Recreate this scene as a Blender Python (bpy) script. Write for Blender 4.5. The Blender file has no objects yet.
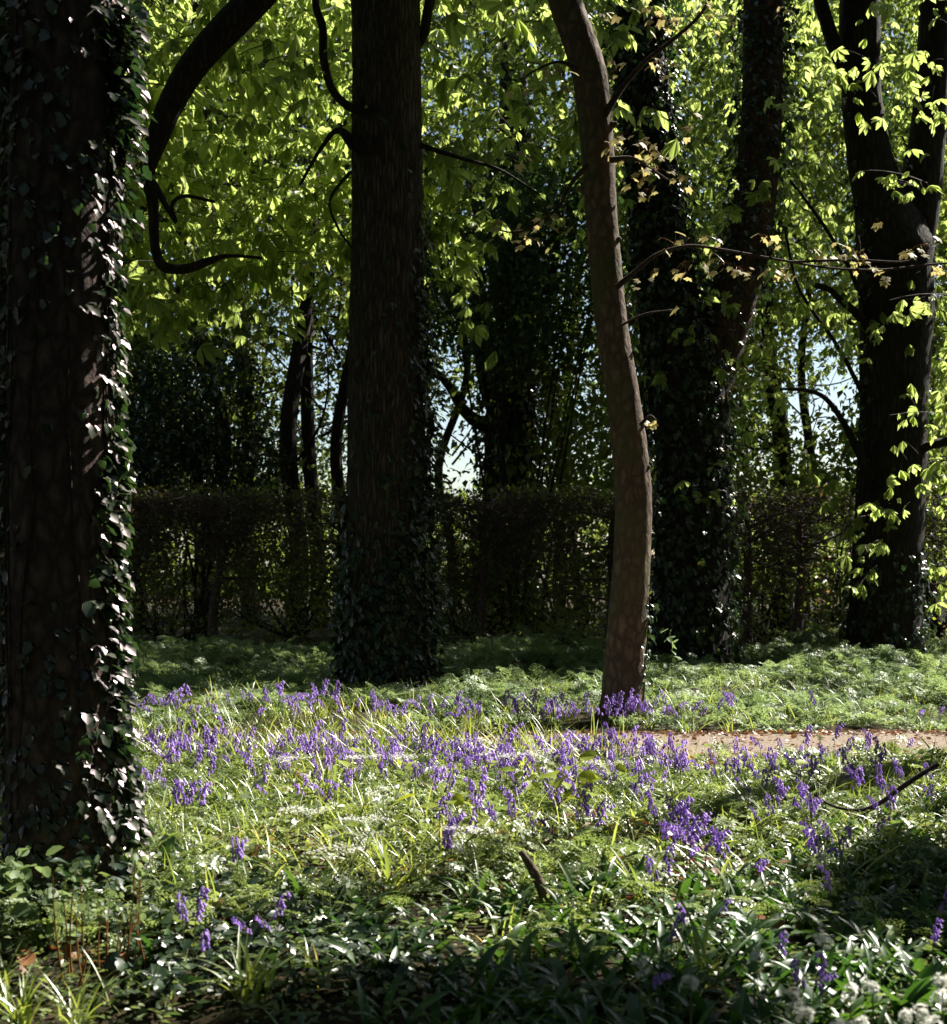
import bpy, math
import numpy as np
from mathutils import Vector
rng = np.random.default_rng(11)
U = lambda a, b, n=None: rng.uniform(a, b, n)
N3 = lambda n, s=1.0: rng.normal(0, s, (n, 3))
R = math.radians
scene = bpy.context.scene
col = scene.collection

# ------------------------------------------------------------------ camera model
F, CX, HY, CH = 1400.0, 473.5, 560.0, 1.3
def P(px, py, D): return np.array([(px-CX)/F*D, D, CH+(HY-py)/F*D])
def PV(px, py, D): return np.stack([(px-CX)/F*D, D, CH+(HY-py)/F*D], -1)
def ground_at(px, py): D = CH*F/(py-HY); return np.array([(px-CX)/F*D, D])
def to_px(p):
    D = np.maximum(p[..., 1], .1)
    return CX+p[..., 0]/D*F, HY-(p[..., 2]-CH)/D*F

AZ, EL = R(52), R(44)
S = np.array([math.cos(EL)*math.sin(AZ), math.cos(EL)*math.cos(AZ), math.sin(EL)])
SU = np.array([math.cos(AZ), -math.sin(AZ), 0.0]); SV = np.cross(S, SU)

# ------------------------------------------------------------------ mesh helpers
class MB:
    def __init__(s): s.v=[]; s.f=[]; s.n=0
    def add(s, v, faces):
        v = np.asarray(v, dtype=np.float64).reshape(-1, 3)
        for f in (faces if isinstance(faces, list) else [faces]):
            s.f.append(np.asarray(f, dtype=np.int64)+s.n)
        s.v.append(v); s.n += len(v); return s
    def mesh(s, name, mat, smooth=False):
        me = bpy.data.meshes.new(name)
        v = np.concatenate(s.v) if s.v else np.zeros((0, 3))
        me.vertices.add(len(v)); me.vertices.foreach_set('co', v.ravel())
        lv = np.concatenate([f.ravel() for f in s.f]) if s.f else np.zeros(0, int)
        tot = np.concatenate([np.full(len(f), f.shape[1]) for f in s.f]) if s.f else np.zeros(0, int)
        st = np.concatenate([[0], np.cumsum(tot)[:-1]]) if len(tot) else tot
        me.loops.add(len(lv)); me.loops.foreach_set('vertex_index', lv.astype(np.int32))
        me.polygons.add(len(tot)); me.polygons.foreach_set('loop_start', st.astype(np.int32))
        me.polygons.foreach_set('loop_total', tot.astype(np.int32))
        if smooth: me.polygons.foreach_set('use_smooth', np.ones(len(tot), bool))
        me.materials.append(mat); me.update(calc_edges=True); me.validate()
        return me
    def obj(s, name, mat, parent=None, smooth=False, origin=None):
        if origin is not None:
            s.v = [v-np.asarray(origin) for v in s.v]
        o = bpy.data.objects.new(name, s.mesh(name, mat, smooth)); col.objects.link(o)
        if origin is not None and parent is None: o.location = origin
        if parent is not None: o.parent = parent
        return o

def tag(o, label=None, cat=None, group=None, kind=None):
    if label: o['label'] = label
    if cat: o['category'] = cat
    if group: o['group'] = group
    if kind: o['kind'] = kind
    return o
def empty(name, loc=(0, 0, 0), **k):
    o = bpy.data.objects.new(name, None); col.objects.link(o); o.location = loc
    return tag(o, **k)

def unit(a): return a/np.maximum(np.linalg.norm(a, axis=-1, keepdims=True), 1e-9)
def frames(Y, Z):
    Y = unit(Y); X = unit(np.cross(Y, Z)); Z = np.cross(X, Y)
    return X, Y, Z
def inst(mb, tpl, pos, Y, Z, sc):
    tv, tf = tpl; n = len(pos)
    if n == 0: return
    X, Y, Z = frames(Y, Z)
    sc = np.broadcast_to(np.asarray(sc, float).reshape(-1, 1) if np.ndim(sc) <= 1 else sc, (n, 1)) if np.ndim(sc) <= 1 else sc
    t = tv[None]*sc[:, :, None] if sc.shape[1] == 1 else tv[None]*sc[:, None, :]
    v = pos[:, None, :]+t[..., 0:1]*X[:, None]+t[..., 1:2]*Y[:, None]+t[..., 2:3]*Z[:, None]
    off = (np.arange(n)*len(tv))[:, None, None]
    mb.add(v, [(f[None]+off).reshape(-1, f.shape[1]) for f in tf])

def smooth_path(pts, rad, per=6):
    pts = np.asarray(pts, float); rad = np.asarray(rad, float)
    p = np.vstack([2*pts[0]-pts[1], pts, 2*pts[-1]-pts[-2]])
    out = []; rr = []
    for i in range(1, len(p)-2):
        for k in range(per):
            t = k/per
            a, b, c, d = p[i-1], p[i], p[i+1], p[i+2]
            out.append(.5*((2*b)+(-a+c)*t+(2*a-5*b+4*c-d)*t*t+(-a+3*b-3*c+d)*t**3))
            rr.append(rad[i-1]*(1-t)+rad[i]*t)
    out.append(pts[-1]); rr.append(rad[-1])
    return np.array(out), np.array(rr)

class Limb:
    def __init__(s, pts, rad, per=6):
        s.p, s.r = smooth_path(pts, rad, per)
        t = np.gradient(s.p, axis=0); s.t = unit(t)
        ref = np.array([0, 1., 0]) if abs(s.t[0][1]) < .9 else np.array([1., 0, 0])
        A = []; a = unit(np.cross(s.t[0], ref))
        for i in range(len(s.p)):
            a = unit(a-s.t[i]*np.dot(a, s.t[i])); A.append(a)
        s.a = np.array(A); s.b = np.cross(s.t, s.a)
        d = np.linalg.norm(np.diff(s.p, axis=0), axis=1); s.len = np.concatenate([[0], np.cumsum(d)])
    def at(s, u):      # u in 0..1 along length
        L = u*s.len[-1]; g = lambda A: np.stack([np.interp(L, s.len, A[:, k]) for k in range(3)], -1)
        return g(s.p), unit(g(s.t)), unit(g(s.a)), unit(g(s.b)), np.interp(L, s.len, s.r)
    def surf(s, u, dirn):  # nearest surface point facing world direction dirn (n,3)
        p, t, a, b, r = s.at(u)
        d = unit(dirn-t*np.sum(dirn*t, 1, keepdims=True))
        return p+d*r[:, None], d
    def add(s, mb, sides=16, rough=0.0, ridge=0, lump=0.0, cap=True):
        n = len(s.p); th = np.arange(sides)/sides*2*np.pi
        ring = np.cos(th)[None, :, None]*s.a[:, None]+np.sin(th)[None, :, None]*s.b[:, None]
        r = np.repeat(s.r[:, None], sides, 1)
        if lump:
            z = s.len[:, None]
            for k in range(1, 6):
                ph = rng.uniform(0, 6.28, 3)
                r = r*(1+lump/k*np.sin(k*th[None]+ph[0]+1.3*np.sin(z*rng.uniform(.5, 1.6)+ph[1]))*(.6+.4*np.sin(z*2.1*k+ph[2])))
        if rough: r = r*(1+rough*rng.normal(0, 1, r.shape))
        v = s.p[:, None]+ring*r[..., None]
        i = np.arange(n-1)[:, None]*sides; j = np.arange(sides)[None]; k = (j+1) % sides
        f = np.stack([i+j, i+k, i+sides+k, i+sides+j], -1).reshape(-1, 4)
        fs = [f]
        if cap: fs.append(((n-1)*sides+np.arange(sides))[None]); 
        mb.add(v.reshape(-1, 3), fs)

def twigs(mb, P0, P1, P2, r0, sides=3, seg=5):
    """many thin quadratic-bezier tubes at once"""
    n = len(P0)
    if n == 0: return
    t = np.linspace(0, 1, seg)[None, :, None]
    c = (1-t)**2*P0[:, None]+2*t*(1-t)*P1[:, None]+t*t*P2[:, None]
    d = unit(np.gradient(c, axis=1)); ref = unit(np.cross(d, np.array([.3, .5, .81])))
    b = np.cross(d, ref); th = np.arange(sides)/sides*2*np.pi
    r = (np.asarray(r0).reshape(-1, 1)*np.linspace(1, .3, seg)[None])[..., None, None]
    v = c[:, :, None]+r*(np.cos(th)[None, None, :, None]*ref[:, :, None]+np.sin(th)[None, None, :, None]*b[:, :, None])
    i = np.arange(n)[:, None, None]*seg*sides; s_ = np.arange(seg-1)[None, :, None]*sides; j = np.arange(sides)[None, None]; k = (j+1) % sides
    f = np.stack([i+s_+j, i+s_+k, i+s_+sides+k, i+s_+sides+j], -1).reshape(-1, 4)
    mb.add(v.reshape(-1, 3), f)

def blades(mb, base, az, L, W, lean, bend, seg=5, fold=.25, shape='grass', twist=0):
    """arching strap leaves; lean/bend are angles from vertical at foot and added by the tip"""
    n = len(base); s = np.linspace(0, 1, seg+1)
    ang = lean[:, None]+bend[:, None]*s[None]
    ds = (L/seg)[:, None]
    am = (ang[:, 1:]+ang[:, :-1])/2
    h = np.concatenate([np.zeros((n, 1)), np.cumsum(np.sin(am)*ds, 1)], 1)
    z = np.concatenate([np.zeros((n, 1)), np.cumsum(np.cos(am)*ds, 1)], 1)
    dirx = np.stack([np.cos(az), np.sin(az), np.zeros(n)], -1); side0 = np.stack([-np.sin(az), np.cos(az), np.zeros(n)], -1)
    c = base[:, None]+h[..., None]*dirx[:, None]; c[..., 2] += z
    if shape == 'grass': w = (1-s**2.2)*(.6+.4*s)+.02
    else: w = np.sin(np.pi*np.clip(s*.97+.03, 0, 1)**.85)**.8*.98+.05
    nrm = -np.cos(ang)[..., None]*dirx[:, None]; nrm[..., 2] += np.sin(ang)
    tw = twist*s[None]*rng.normal(0, 1, (n, 1))
    side = side0[:, None]*np.cos(tw)[..., None]+nrm*np.sin(tw)[..., None]
    hw = (W[:, None]*w[None]/2)[..., None]
    v = np.stack([c-side*hw+nrm*hw*fold, c, c+side*hw+nrm*hw*fold], 2)   # n,seg+1,3,3
    i = np.arange(n)[:, None, None]*(seg+1)*3; k = np.arange(seg)[None, :, None]*3; j = np.arange(2)[None, None]
    f = np.stack([i+k+j, i+k+j+1, i+k+3+j+1, i+k+3+j], -1).reshape(-1, 4)
    mb.add(v.reshape(-1, 3), f)

# smooth 3-D value noise from sines (cheap, deterministic)
_K = rng.normal(0, 1, (24, 3)); _PH = rng.uniform(0, 6.28, 24)
def noise(p, scale=1.0, o=0):
    q = p/scale; q = q if q.shape[-1] == 3 else np.concatenate([q, np.zeros(q.shape[:-1]+(1,))], -1)
    return np.sin(q@_K[o:o+12].T*1.6+_PH[o:o+12]).sum(-1)/math.sqrt(6)
def H(x, y): return .035*np.sin(x*1.3+.4*y)+.03*np.sin(y*1.1-x*.5+1)+.015*np.sin(3.1*x+2.3*y)
def G(x, y, dz=0): x = np.asarray(x, float); y = np.asarray(y, float); return np.stack([x, y, H(x, y)*np.where((y > 8.6) & (y < 10.7), .15, 1)+dz], -1)

# ------------------------------------------------------------------ templates
def q(*a): return np.array(a, int)
RHOMB = (np.array([[0, 0, 0], [.3, .42, .08], [0, 1, -.12], [-.3, .42, .08]], float), [q([0, 1, 2, 3])])
LEAFLET = (np.array([[0, 0, 0], [.09, .35, .05], [.2, .72, .03], [0, 1, -.14], [-.2, .72, .03], [-.09, .35, .05]], float), [q([0, 1, 2, 3], [0, 3, 4, 5])])
OVAL = (np.array([[0, 0, 0], [.3, .12, .03], [.42, .45, .05], [.24, .8, 0], [0, 1, -.1], [-.24, .8, 0], [-.42, .45, .05], [-.3, .12, .03]], float), [q([0, 1, 2, 3, 4][:4], [0, 3, 4, 4][:4])[:1], q([0, 4, 5, 6]), q([0, 3, 4]), q([0, 6, 7])])
IVY = (np.array([[0, 0, 0], [.26, -.14, .0], [.56, .12, .03], [.33, .36, .06], [.36, .62, .03], [0, 1, -.14], [-.36, .62, .03], [-.33, .36, .06], [-.56, .12, .03], [-.26, -.14, 0], [0, .4, -.02]], float),
       [q([0, 1, 2, 3], [0, 9, 8, 7]), q([0, 3, 10], [0, 10, 7]), q([10, 3, 4, 5], [10, 5, 6, 7])])
def palm(nl, droop, spread, var):
    vs = []; fs = []; k = 0
    for i in range(nl):
        a = R(-spread+2*spread*i/(nl-1)); L = 1-.38*abs(a)/R(spread)+var*rng.uniform(-.1, .1)
        tv = LEAFLET[0].copy()*L; d = R(droop)*rng.uniform(.7, 1.35)
        y, z = tv[:, 1]*math.cos(d)+tv[:, 2]*math.sin(d), -tv[:, 1]*math.sin(d)+tv[:, 2]*math.cos(d)
        x = tv[:, 0]; z = z-.22*tv[:, 1]**2
        vs.append(np.stack([x*math.cos(a)+y*math.sin(a), -x*math.sin(a)+y*math.cos(a), z], -1)); fs.append(LEAFLET[1][0]+k); k += 6
    return (np.vstack(vs), [np.vstack(fs)])
PALMS = [palm(5, 10, 80, 1), palm(7, 28, 105, 1), palm(5, 48, 90, 1), palm(6, 35, 100, 1), palm(7, 62, 110, 1)]
def maple():
    a = np.radians([0, 18, 26, 40, 52, 70, 84, 100, 125, 160]); r = np.array([1, .8, .62, .72, .9, .66, .56, .62, .66, .3])
    pr = np.stack([r*np.sin(a), r*np.cos(a)+.25, .1*r*np.abs(np.sin(2*a))-.3*r*r], -1); pl = pr[1:]*[-1, 1, 1]
    v = np.vstack([[0, .12, 0], pr, pl]); n = len(a)
    f = [[0, i+1, i+2] for i in range(n-1)]+[[0, n+1, 1]]+[[0, n+i+1, n+i] for i in range(1, n-1)]
    return (v, [np.array(f)])
MAPLE = maple()
def fern(np_, droop, fine=5):
    vs = []; fs = []; k = 0
    for i in range(np_):
        s = .22+.76*i/(np_-1); zc = -droop*s*s
        Lp = .52*(1-(s-.2)/.8)**.8+.06
        for sd in (-1, 1):
            dx, dy = sd*.86, .5
            m = max(2, int(fine*Lp/.5+1))
            for j in range(m):
                t = (j+.6)/m; px_, py_ = dx*Lp*t, s+dy*Lp*t; zz = zc-.25*(Lp*t)**2+rng.uniform(-.01, .02)
                for s2 in (-1, 1):
                    L = .15*(1.15-t)*Lp/.35+.03; ax, ay = dx*.5-s2*dy*.87, dy*.5+s2*dx*.87
                    w = .3*L
                    j1, j2, j3 = rng.normal(0, .022, 3); vs.append([[px_, py_, zz], [px_+ax*L*.5-ay*w, py_+ay*L*.5+ax*w, zz+j1], [px_+ax*L, py_+ay*L, zz-.02+j2], [px_+ax*L*.5+ay*w, py_+ay*L*.5-ax*w, zz+j3]])
                    fs.append([k, k+1, k+2, k+3]); k += 4
    for a, b in ((0, .5), (.5, 1)):       # rachis
        vs.append([[-.006, a, -droop*a*a], [.006, a, -droop*a*a], [.006, b, -droop*b*b], [-.006, b, -droop*b*b]]); fs.append([k, k+1, k+2, k+3]); k += 4
    return (np.array(vs, float).reshape(-1, 3), [np.array(fs)])
FERNS = [fern(5, .1, 3), fern(6, .3, 3), fern(5, .5, 3)]

# ------------------------------------------------------------------ materials
def mat(name):
    m = bpy.data.materials.new(name); m.use_nodes = True
    nt = m.node_tree; nt.nodes.clear(); out = nt.nodes.new('ShaderNodeOutputMaterial')
    return m, nt, out
def nd(nt, t, **k):
    n = nt.nodes.new(t)
    for a, b in k.items(): setattr(n, a, b)
    return n
def leafmat(name, c1, c2, tr, trmix=.5, gloss=.06, rough=.4, hue=.0, dead=None, tint=(1, 1, 1)):
    """c1..c2 reflectance range, tr transmitted colour multiplier"""
    m, nt, out = mat(name); L = nt.links.new
    geo = nd(nt, 'ShaderNodeNewGeometry'); tc = nd(nt, 'ShaderNodeTexCoord')
    no = nd(nt, 'ShaderNodeTexNoise'); no.inputs['Scale'].default_value = 1.7; no.inputs['Detail'].default_value = 2
    L(tc.outputs['Object'], no.inputs['Vector'])
    add = nd(nt, 'ShaderNodeMath', operation='MULTIPLY_ADD'); L(geo.outputs['Random Per Island'], add.inputs[0]); add.inputs[1].default_value = .6
    sc = nd(nt, 'ShaderNodeMath', operation='MULTIPLY_ADD', use_clamp=True); L(no.outputs['Fac'], sc.inputs[0]); sc.inputs[1].default_value = 1.6; sc.inputs[2].default_value = -.6
    L(sc.outputs[0], add.inputs[2])
    r = nd(nt, 'ShaderNodeValToRGB'); L(add.outputs[0], r.inputs[0]); e = r.color_ramp.elements
    e[0].color = (*c1, 1); e[0].position = .05; e[1].color = (*c2, 1); e[1].position = 1.0
    if dead:
        x = e.new(.965 if len(dead) < 4 else dead[3]); x.color = (*c2, 1); e[-1].color = (*dead[:3], 1); e[-1].position = min(1, x.position+.03)
    d = nd(nt, 'ShaderNodeBsdfDiffuse'); t = nd(nt, 'ShaderNodeBsdfTranslucent')
    L(r.outputs[0], d.inputs[0])
    mu = nd(nt, 'ShaderNodeMix', data_type='RGBA', blend_type='MULTIPLY'); mu.inputs[0].default_value = 1
    L(r.outputs[0], mu.inputs[6]); mu.inputs[7].default_value = (*tr, 1); L(mu.outputs[2], t.inputs[0])
    mx = nd(nt, 'ShaderNodeMixShader'); mx.inputs[0].default_value = trmix; L(d.outputs[0], mx.inputs[1]); L(t.outputs[0], mx.inputs[2])
    g = nd(nt, 'ShaderNodeBsdfGlossy'); g.inputs['Roughness'].default_value = rough; g.inputs['Color'].default_value = (*tint, 1)
    fr = nd(nt, 'ShaderNodeFresnel'); fr.inputs['IOR'].default_value = 1.42
    fm = nd(nt, 'ShaderNodeMath', operation='MULTIPLY_ADD', use_clamp=True); cl = nd(nt, 'ShaderNodeMath', operation='MINIMUM'); cl.inputs[1].default_value = .16; L(fr.outputs[0], cl.inputs[0]); L(cl.outputs[0], fm.inputs[0]); fm.inputs[1].default_value = gloss*9; fm.inputs[2].default_value = gloss*.1
    m2 = nd(nt, 'ShaderNodeMixShader'); L(fm.outputs[0], m2.inputs[0]); L(mx.outputs[0], m2.inputs[1]); L(g.outputs[0], m2.inputs[2])
    L(m2.outputs[0], out.inputs[0]); return m
def barkmat(name, c1, c2, scale=(14, 14, 2.2), bump=.6, moss=None, dist=.03):
    m, nt, out = mat(name); L = nt.links.new
    tc = nd(nt, 'ShaderNodeTexCoord'); mp = nd(nt, 'ShaderNodeMapping'); mp.inputs['Scale'].default_value = scale; L(tc.outputs['Object'], mp.inputs[0])
    no = nd(nt, 'ShaderNodeTexNoise'); no.inputs['Scale'].default_value = 1; no.inputs['Detail'].default_value = 8; no.inputs['Roughness'].default_value = .65; L(mp.outputs[0], no.inputs[0])
    vo = nd(nt, 'ShaderNodeTexVoronoi', feature='DISTANCE_TO_EDGE'); vo.inputs['Scale'].default_value = 1.4
    ad = nd(nt, 'ShaderNodeVectorMath', operation='MULTIPLY_ADD'); L(no.outputs['Color'], ad.inputs[0]); ad.inputs[1].default_value = (1.2, 1.2, 1.2); L(mp.outputs[0], ad.inputs[2]); L(ad.outputs[0], vo.inputs['Vector'])
    sm = nd(nt, 'ShaderNodeMath', operation='MULTIPLY', use_clamp=True); L(vo.outputs[0], sm.inputs[0]); sm.inputs[1].default_value = 2.5
    mm = nd(nt, 'ShaderNodeMath', operation='MULTIPLY'); L(sm.outputs[0], mm.inputs[0]); L(no.outputs['Fac'], mm.inputs[1])
    r = nd(nt, 'ShaderNodeValToRGB'); L(mm.outputs[0], r.inputs[0]); r.color_ramp.elements[0].color = (*c1, 1); r.color_ramp.elements[1].color = (*c2, 1); r.color_ramp.elements[1].position = .55
    src = r.outputs[0]
    if moss:
        n2 = nd(nt, 'ShaderNodeTexNoise'); n2.inputs['Scale'].default_value = 2.2; n2.inputs['Detail'].default_value = 5; L(tc.outputs['Object'], n2.inputs[0])
        r2 = nd(nt, 'ShaderNodeValToRGB'); r2.color_ramp.elements[0].position = .48; r2.color_ramp.elements[1].position = .68; L(n2.outputs['Fac'], r2.inputs[0])
        mi = nd(nt, 'ShaderNodeMix', data_type='RGBA'); L(r2.outputs[0], mi.inputs[0]); L(src, mi.inputs[6]); mi.inputs[7].default_value = (*moss, 1); src = mi.outputs[2]
    b = nd(nt, 'ShaderNodeBsdfPrincipled'); L(src, b.inputs['Base Color']); b.inputs['Roughness'].default_value = .85; b.inputs['Specular IOR Level'].default_value = .25
    bp = nd(nt, 'ShaderNodeBump'); bp.inputs['Strength'].default_value = bump; bp.inputs['Distance'].default_value = dist; L(mm.outputs[0], bp.inputs['Height']); L(bp.outputs[0], b.inputs['Normal'])
    L(b.outputs[0], out.inputs[0]); return m
def groundmat(name, cols, scale, bump=.5):
    m, nt, out = mat(name); L = nt.links.new
    tc = nd(nt, 'ShaderNodeTexCoord'); no = nd(nt, 'ShaderNodeTexNoise'); no.inputs['Scale'].default_value = scale; no.inputs['Detail'].default_value = 10; no.inputs['Roughness'].default_value = .7; L(tc.outputs['Object'], no.inputs[0])
    r = nd(nt, 'ShaderNodeValToRGB'); L(no.outputs['Fac'], r.inputs[0]); e = r.color_ramp.elements
    e[0].position = .3; e[1].position = .72; e[0].color = (*cols[0], 1); e[1].color = (*cols[-1], 1)
    if len(cols) > 2: x = e.new(.52); x.color = (*cols[1], 1)
    b = nd(nt, 'ShaderNodeBsdfPrincipled'); L(r.outputs[0], b.inputs['Base Color']); b.inputs['Roughness'].default_value = .95; b.inputs['Specular IOR Level'].default_value = .1
    bp = nd(nt, 'ShaderNodeBump'); bp.inputs['Strength'].default_value = bump; bp.inputs['Distance'].default_value = .03; L(no.outputs['Fac'], bp.inputs['Height']); L(bp.outputs[0], b.inputs['Normal'])
    L(b.outputs[0], out.inputs[0]); return m

M = dict(
    chestnut=leafmat('chestnut_leaf', (.12, .17, .042), (.29, .36, .12), (2.5, 2.4, 2.0), .66, .04, .5),
    wood_leaf=leafmat('woodland_leaf', (.045, .075, .02), (.13, .17, .045), (2.6, 2.4, 1.5), .5, .05, .45),
    holly=leafmat('holly_leaf', (.014, .03, .014), (.035, .06, .022), (1.3, 1.5, 1.), .25, .07, .35),
    yew=leafmat('dark_crown_leaf', (.025, .055, .018), (.07, .11, .035), (1.8, 1.9, 1.1), .4, .05, .45),
    ivy=leafmat('ivy_leaf', (.012, .032, .016), (.04, .07, .026), (1.6, 1.8, .8), .3, .10, .34, dead=(.16, .13, .03, .93)),
    maple=leafmat('young_maple_leaf', (.30, .27, .13), (.46, .42, .22), (1.35, 1.25, .95), .5, .02, .5),
    hedge_leaf=leafmat('hedge_leaf', (.07, .10, .025), (.18, .22, .05), (1.9, 1.8, 1.), .5, .04, .45, dead=(.17, .10, .06, .8)),
    grass=leafmat('grass_blade', (.11, .18, .035), (.32, .38, .11), (2.1, 1.9, 1.1), .45, .07, .4, dead=(.42, .36, .2, .95)),
    parsley=leafmat('cow_parsley_leaf', (.09, .15, .065), (.25, .33, .17), (1.8, 1.7, 1.2), .45, .03, .5),
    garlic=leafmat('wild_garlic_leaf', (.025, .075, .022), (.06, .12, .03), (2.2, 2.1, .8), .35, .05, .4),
    herb=leafmat('ground_herb_leaf', (.06, .11, .035), (.24, .29, .12), (1.6, 1.6, 1.), .42, .08, .38, dead=(.2, .12, .06, .93)),
    seedling=leafmat('seedling_leaf', (.20, .27, .03), (.32, .38, .06), (1.7, 1.5, .8), .45, .06, .35),
    umbel=leafmat('white_floret', (.7, .7, .62), (.85, .85, .8), (1.0, 1.0, 1.), .3, .03, .5),
    blue=leafmat('bluebell_flower', (.20, .10, .45), (.54, .34, .84), (1.2, 1.1, 1.2), .4, .04, .5),
    stemgreen=leafmat('green_stem', (.07, .11, .03), (.14, .17, .05), (1.3, 1.3, 1), .2, .06, .4),
    bronze=leafmat('bronze_stem', (.16, .075, .02), (.3, .15, .04), (1.2, 1., .8), .2, .05, .4),
    litter=leafmat('dead_leaf', (.10, .045, .02), (.3, .14, .05), (1.4, 1.1, .7), .25, .06, .45),
    barkL=barkmat('reddish_bark', (.05, .032, .027), (.17, .105, .088), (12, 12, 6), .8),
    bark2=barkmat('fissured_bark', (.035, .027, .023), (.26, .20, .17), (22, 22, 2.0), 1.0, dist=.07),
    bark3=barkmat('smooth_bark', (.07, .05, .036), (.20, .142, .10), (10, 10, 5), .7, moss=(.085, .085, .035), dist=.02),
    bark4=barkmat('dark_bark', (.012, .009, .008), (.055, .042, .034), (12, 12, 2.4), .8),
    twig=barkmat('twig_bark', (.03, .02, .018), (.10, .07, .06), (20, 20, 20), .2),
    htwig=barkmat('hedge_twig_bark', (.08, .055, .06), (.24, .17, .175), (20, 20, 20), .2),
    ground=groundmat('woodland_soil', [(.015, .013, .008), (.035, .03, .016), (.09, .055, .032)], 14, .9),
    path=groundmat('path_gravel', [(.15, .12, .09), (.26, .21, .165), (.40, .34, .27)], 60, .6),
)

# ------------------------------------------------------------------ light targets (gaps in the canopy)
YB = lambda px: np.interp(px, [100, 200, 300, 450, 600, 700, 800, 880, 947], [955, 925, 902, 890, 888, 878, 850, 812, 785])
T = []
def tg(p): T.append(np.asarray(p, float).reshape(-1, 3))
n = 26000
x = U(-5.5, 7.5, n); y = U(4., 19, n); p = G(x, y, .1); px, py = to_px(p)
gn = noise(p, .55); gn2 = noise(p, .16, 8)
lit = (py < YB(px)-4) & (y < 10.9) & (px > 90) & (px < 1100)
lit &= ~((px > 860) & (gn > .6))
lit |= (py >= YB(px)) & (py < YB(px)+80) & (px < 520) & (px > 130) & (gn2 > .95)
lit |= (py >= YB(px)-5) & (py < YB(px)+120) & (px > 520) & (gn2 > 2.2)
lit |= (y > 10.6) & (px > 590) & (gn > -.9)
lit |= (y > 10.6) & (px < 360) & (gn > -.4)
lit |= (y > 10.6) & (px >= 360) & (px <= 590) & (gn > 0)
lit |= (np.hypot(px-715, py-912) < 18); lit |= (np.hypot((px-912)/1.1, py-975) < 34) ; lit |= (np.hypot((px-20)/1.6, py-985) < 14)
tg(p[lit]); tg(p[lit]+[0, 0, .3])
for yy in np.arange(-150, 920, 9): tg(P(112+U(-3, 22), yy, 5.25))
T2X = [P(425+U(-2, 14), yy, 14.5)[None] for yy in np.arange(200, 640, 6)]+[P(645, yy, 11.3)[None] for yy in np.arange(380, 700, 8)]
for yy in np.arange(-60, 690, 8): 
    if noise(np.array([[yy*.02, 3, 1]]), 1.)[0] > -.7: tg(P(422+U(0, 14), yy, 14.5))
for yy in np.arange(-60, 720, 8): tg(P(np.interp(yy, [0, 80, 250, 420, 500, 720], [585, 603, 617, 640, 648, 645]), yy, 11.3))
def tvol(x0, x1, y0, y1, d0, d1, n, thr, s=1.):
    px = U(x0, x1, n); py = U(y0, y1, n); p = PV(px, py, U(d0, d1, n)); tg(p[noise(p, s, 4) > thr])
tvol(90, 620, -60, 320, 13, 20, 7000, -.4)
tvol(620, 1000, -60, 440, 15, 23, 6000, .1)
tvol(90, 620, 300, 500, 20, 30, 4000, .5)
tvol(100, 1000, 470, 655, 19.5, 27, 6000, .35)
for a in [(700, 270), (720, 255), (760, 265), (800, 262), (850, 262), (930, 255), (640, 270), (650, 150), (670, 165), (700, 25), (620, 20)]:
    tg(P(*a, 11.)+N3(20, .12))
for a in [(908, 985), (925, 1000), (943, 968), (915, 1008)]:
    tg(P(*a, 1.08*F/(a[1]-HY))+N3(40, .07))
xh = U(-5, 8, 1500); tg(np.stack([xh, 19.6+U(0, .5, 1500), U(1.7, 2.4, 1500)], -1)[noise(xh[:, None]*[1., 0, 0], .7) > -.5])
T = np.vstack(T)
CELL = .16; GN = 700
grid = np.full((GN, GN), 1e9)
ui = np.clip(((T@SU)/CELL+GN/2).astype(int), 1, GN-2); vi = np.clip(((T@SV)/CELL+GN/2).astype(int), 1, GN-2); dep = T@S
for du in (-1, 0, 1):
    for dv in (-1, 0, 1): np.minimum.at(grid, (ui+du, vi+dv), dep)
def blocks(p, marg=.6):
    a = np.clip(((p@SU)/CELL+GN/2).astype(int), 0, GN-1); b = np.clip(((p@SV)/CELL+GN/2).astype(int), 0, GN-1)
    return (p@S) > grid[a, b]+marg
# a second, smaller list of things that must stay in sun even where visible foliage would shade them
T2 = np.vstack([p[lit & (y < 10.9)][::2]]+T2X)
grid2 = np.full((GN, GN), 1e9); ui = np.clip(((T2@SU)/CELL+GN/2).astype(int), 1, GN-2); vi = np.clip(((T2@SV)/CELL+GN/2).astype(int), 1, GN-2)
for du in (-1, 0, 1):
    for dv in (-1, 0, 1): np.minimum.at(grid2, (ui+du, vi+dv), T2@S)
def blocks2(p):
    a = np.clip(((p@SU)/CELL+GN/2).astype(int), 0, GN-1); b = np.clip(((p@SV)/CELL+GN/2).astype(int), 0, GN-1)
    return (p@S) > grid2[a, b]+.8

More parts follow.
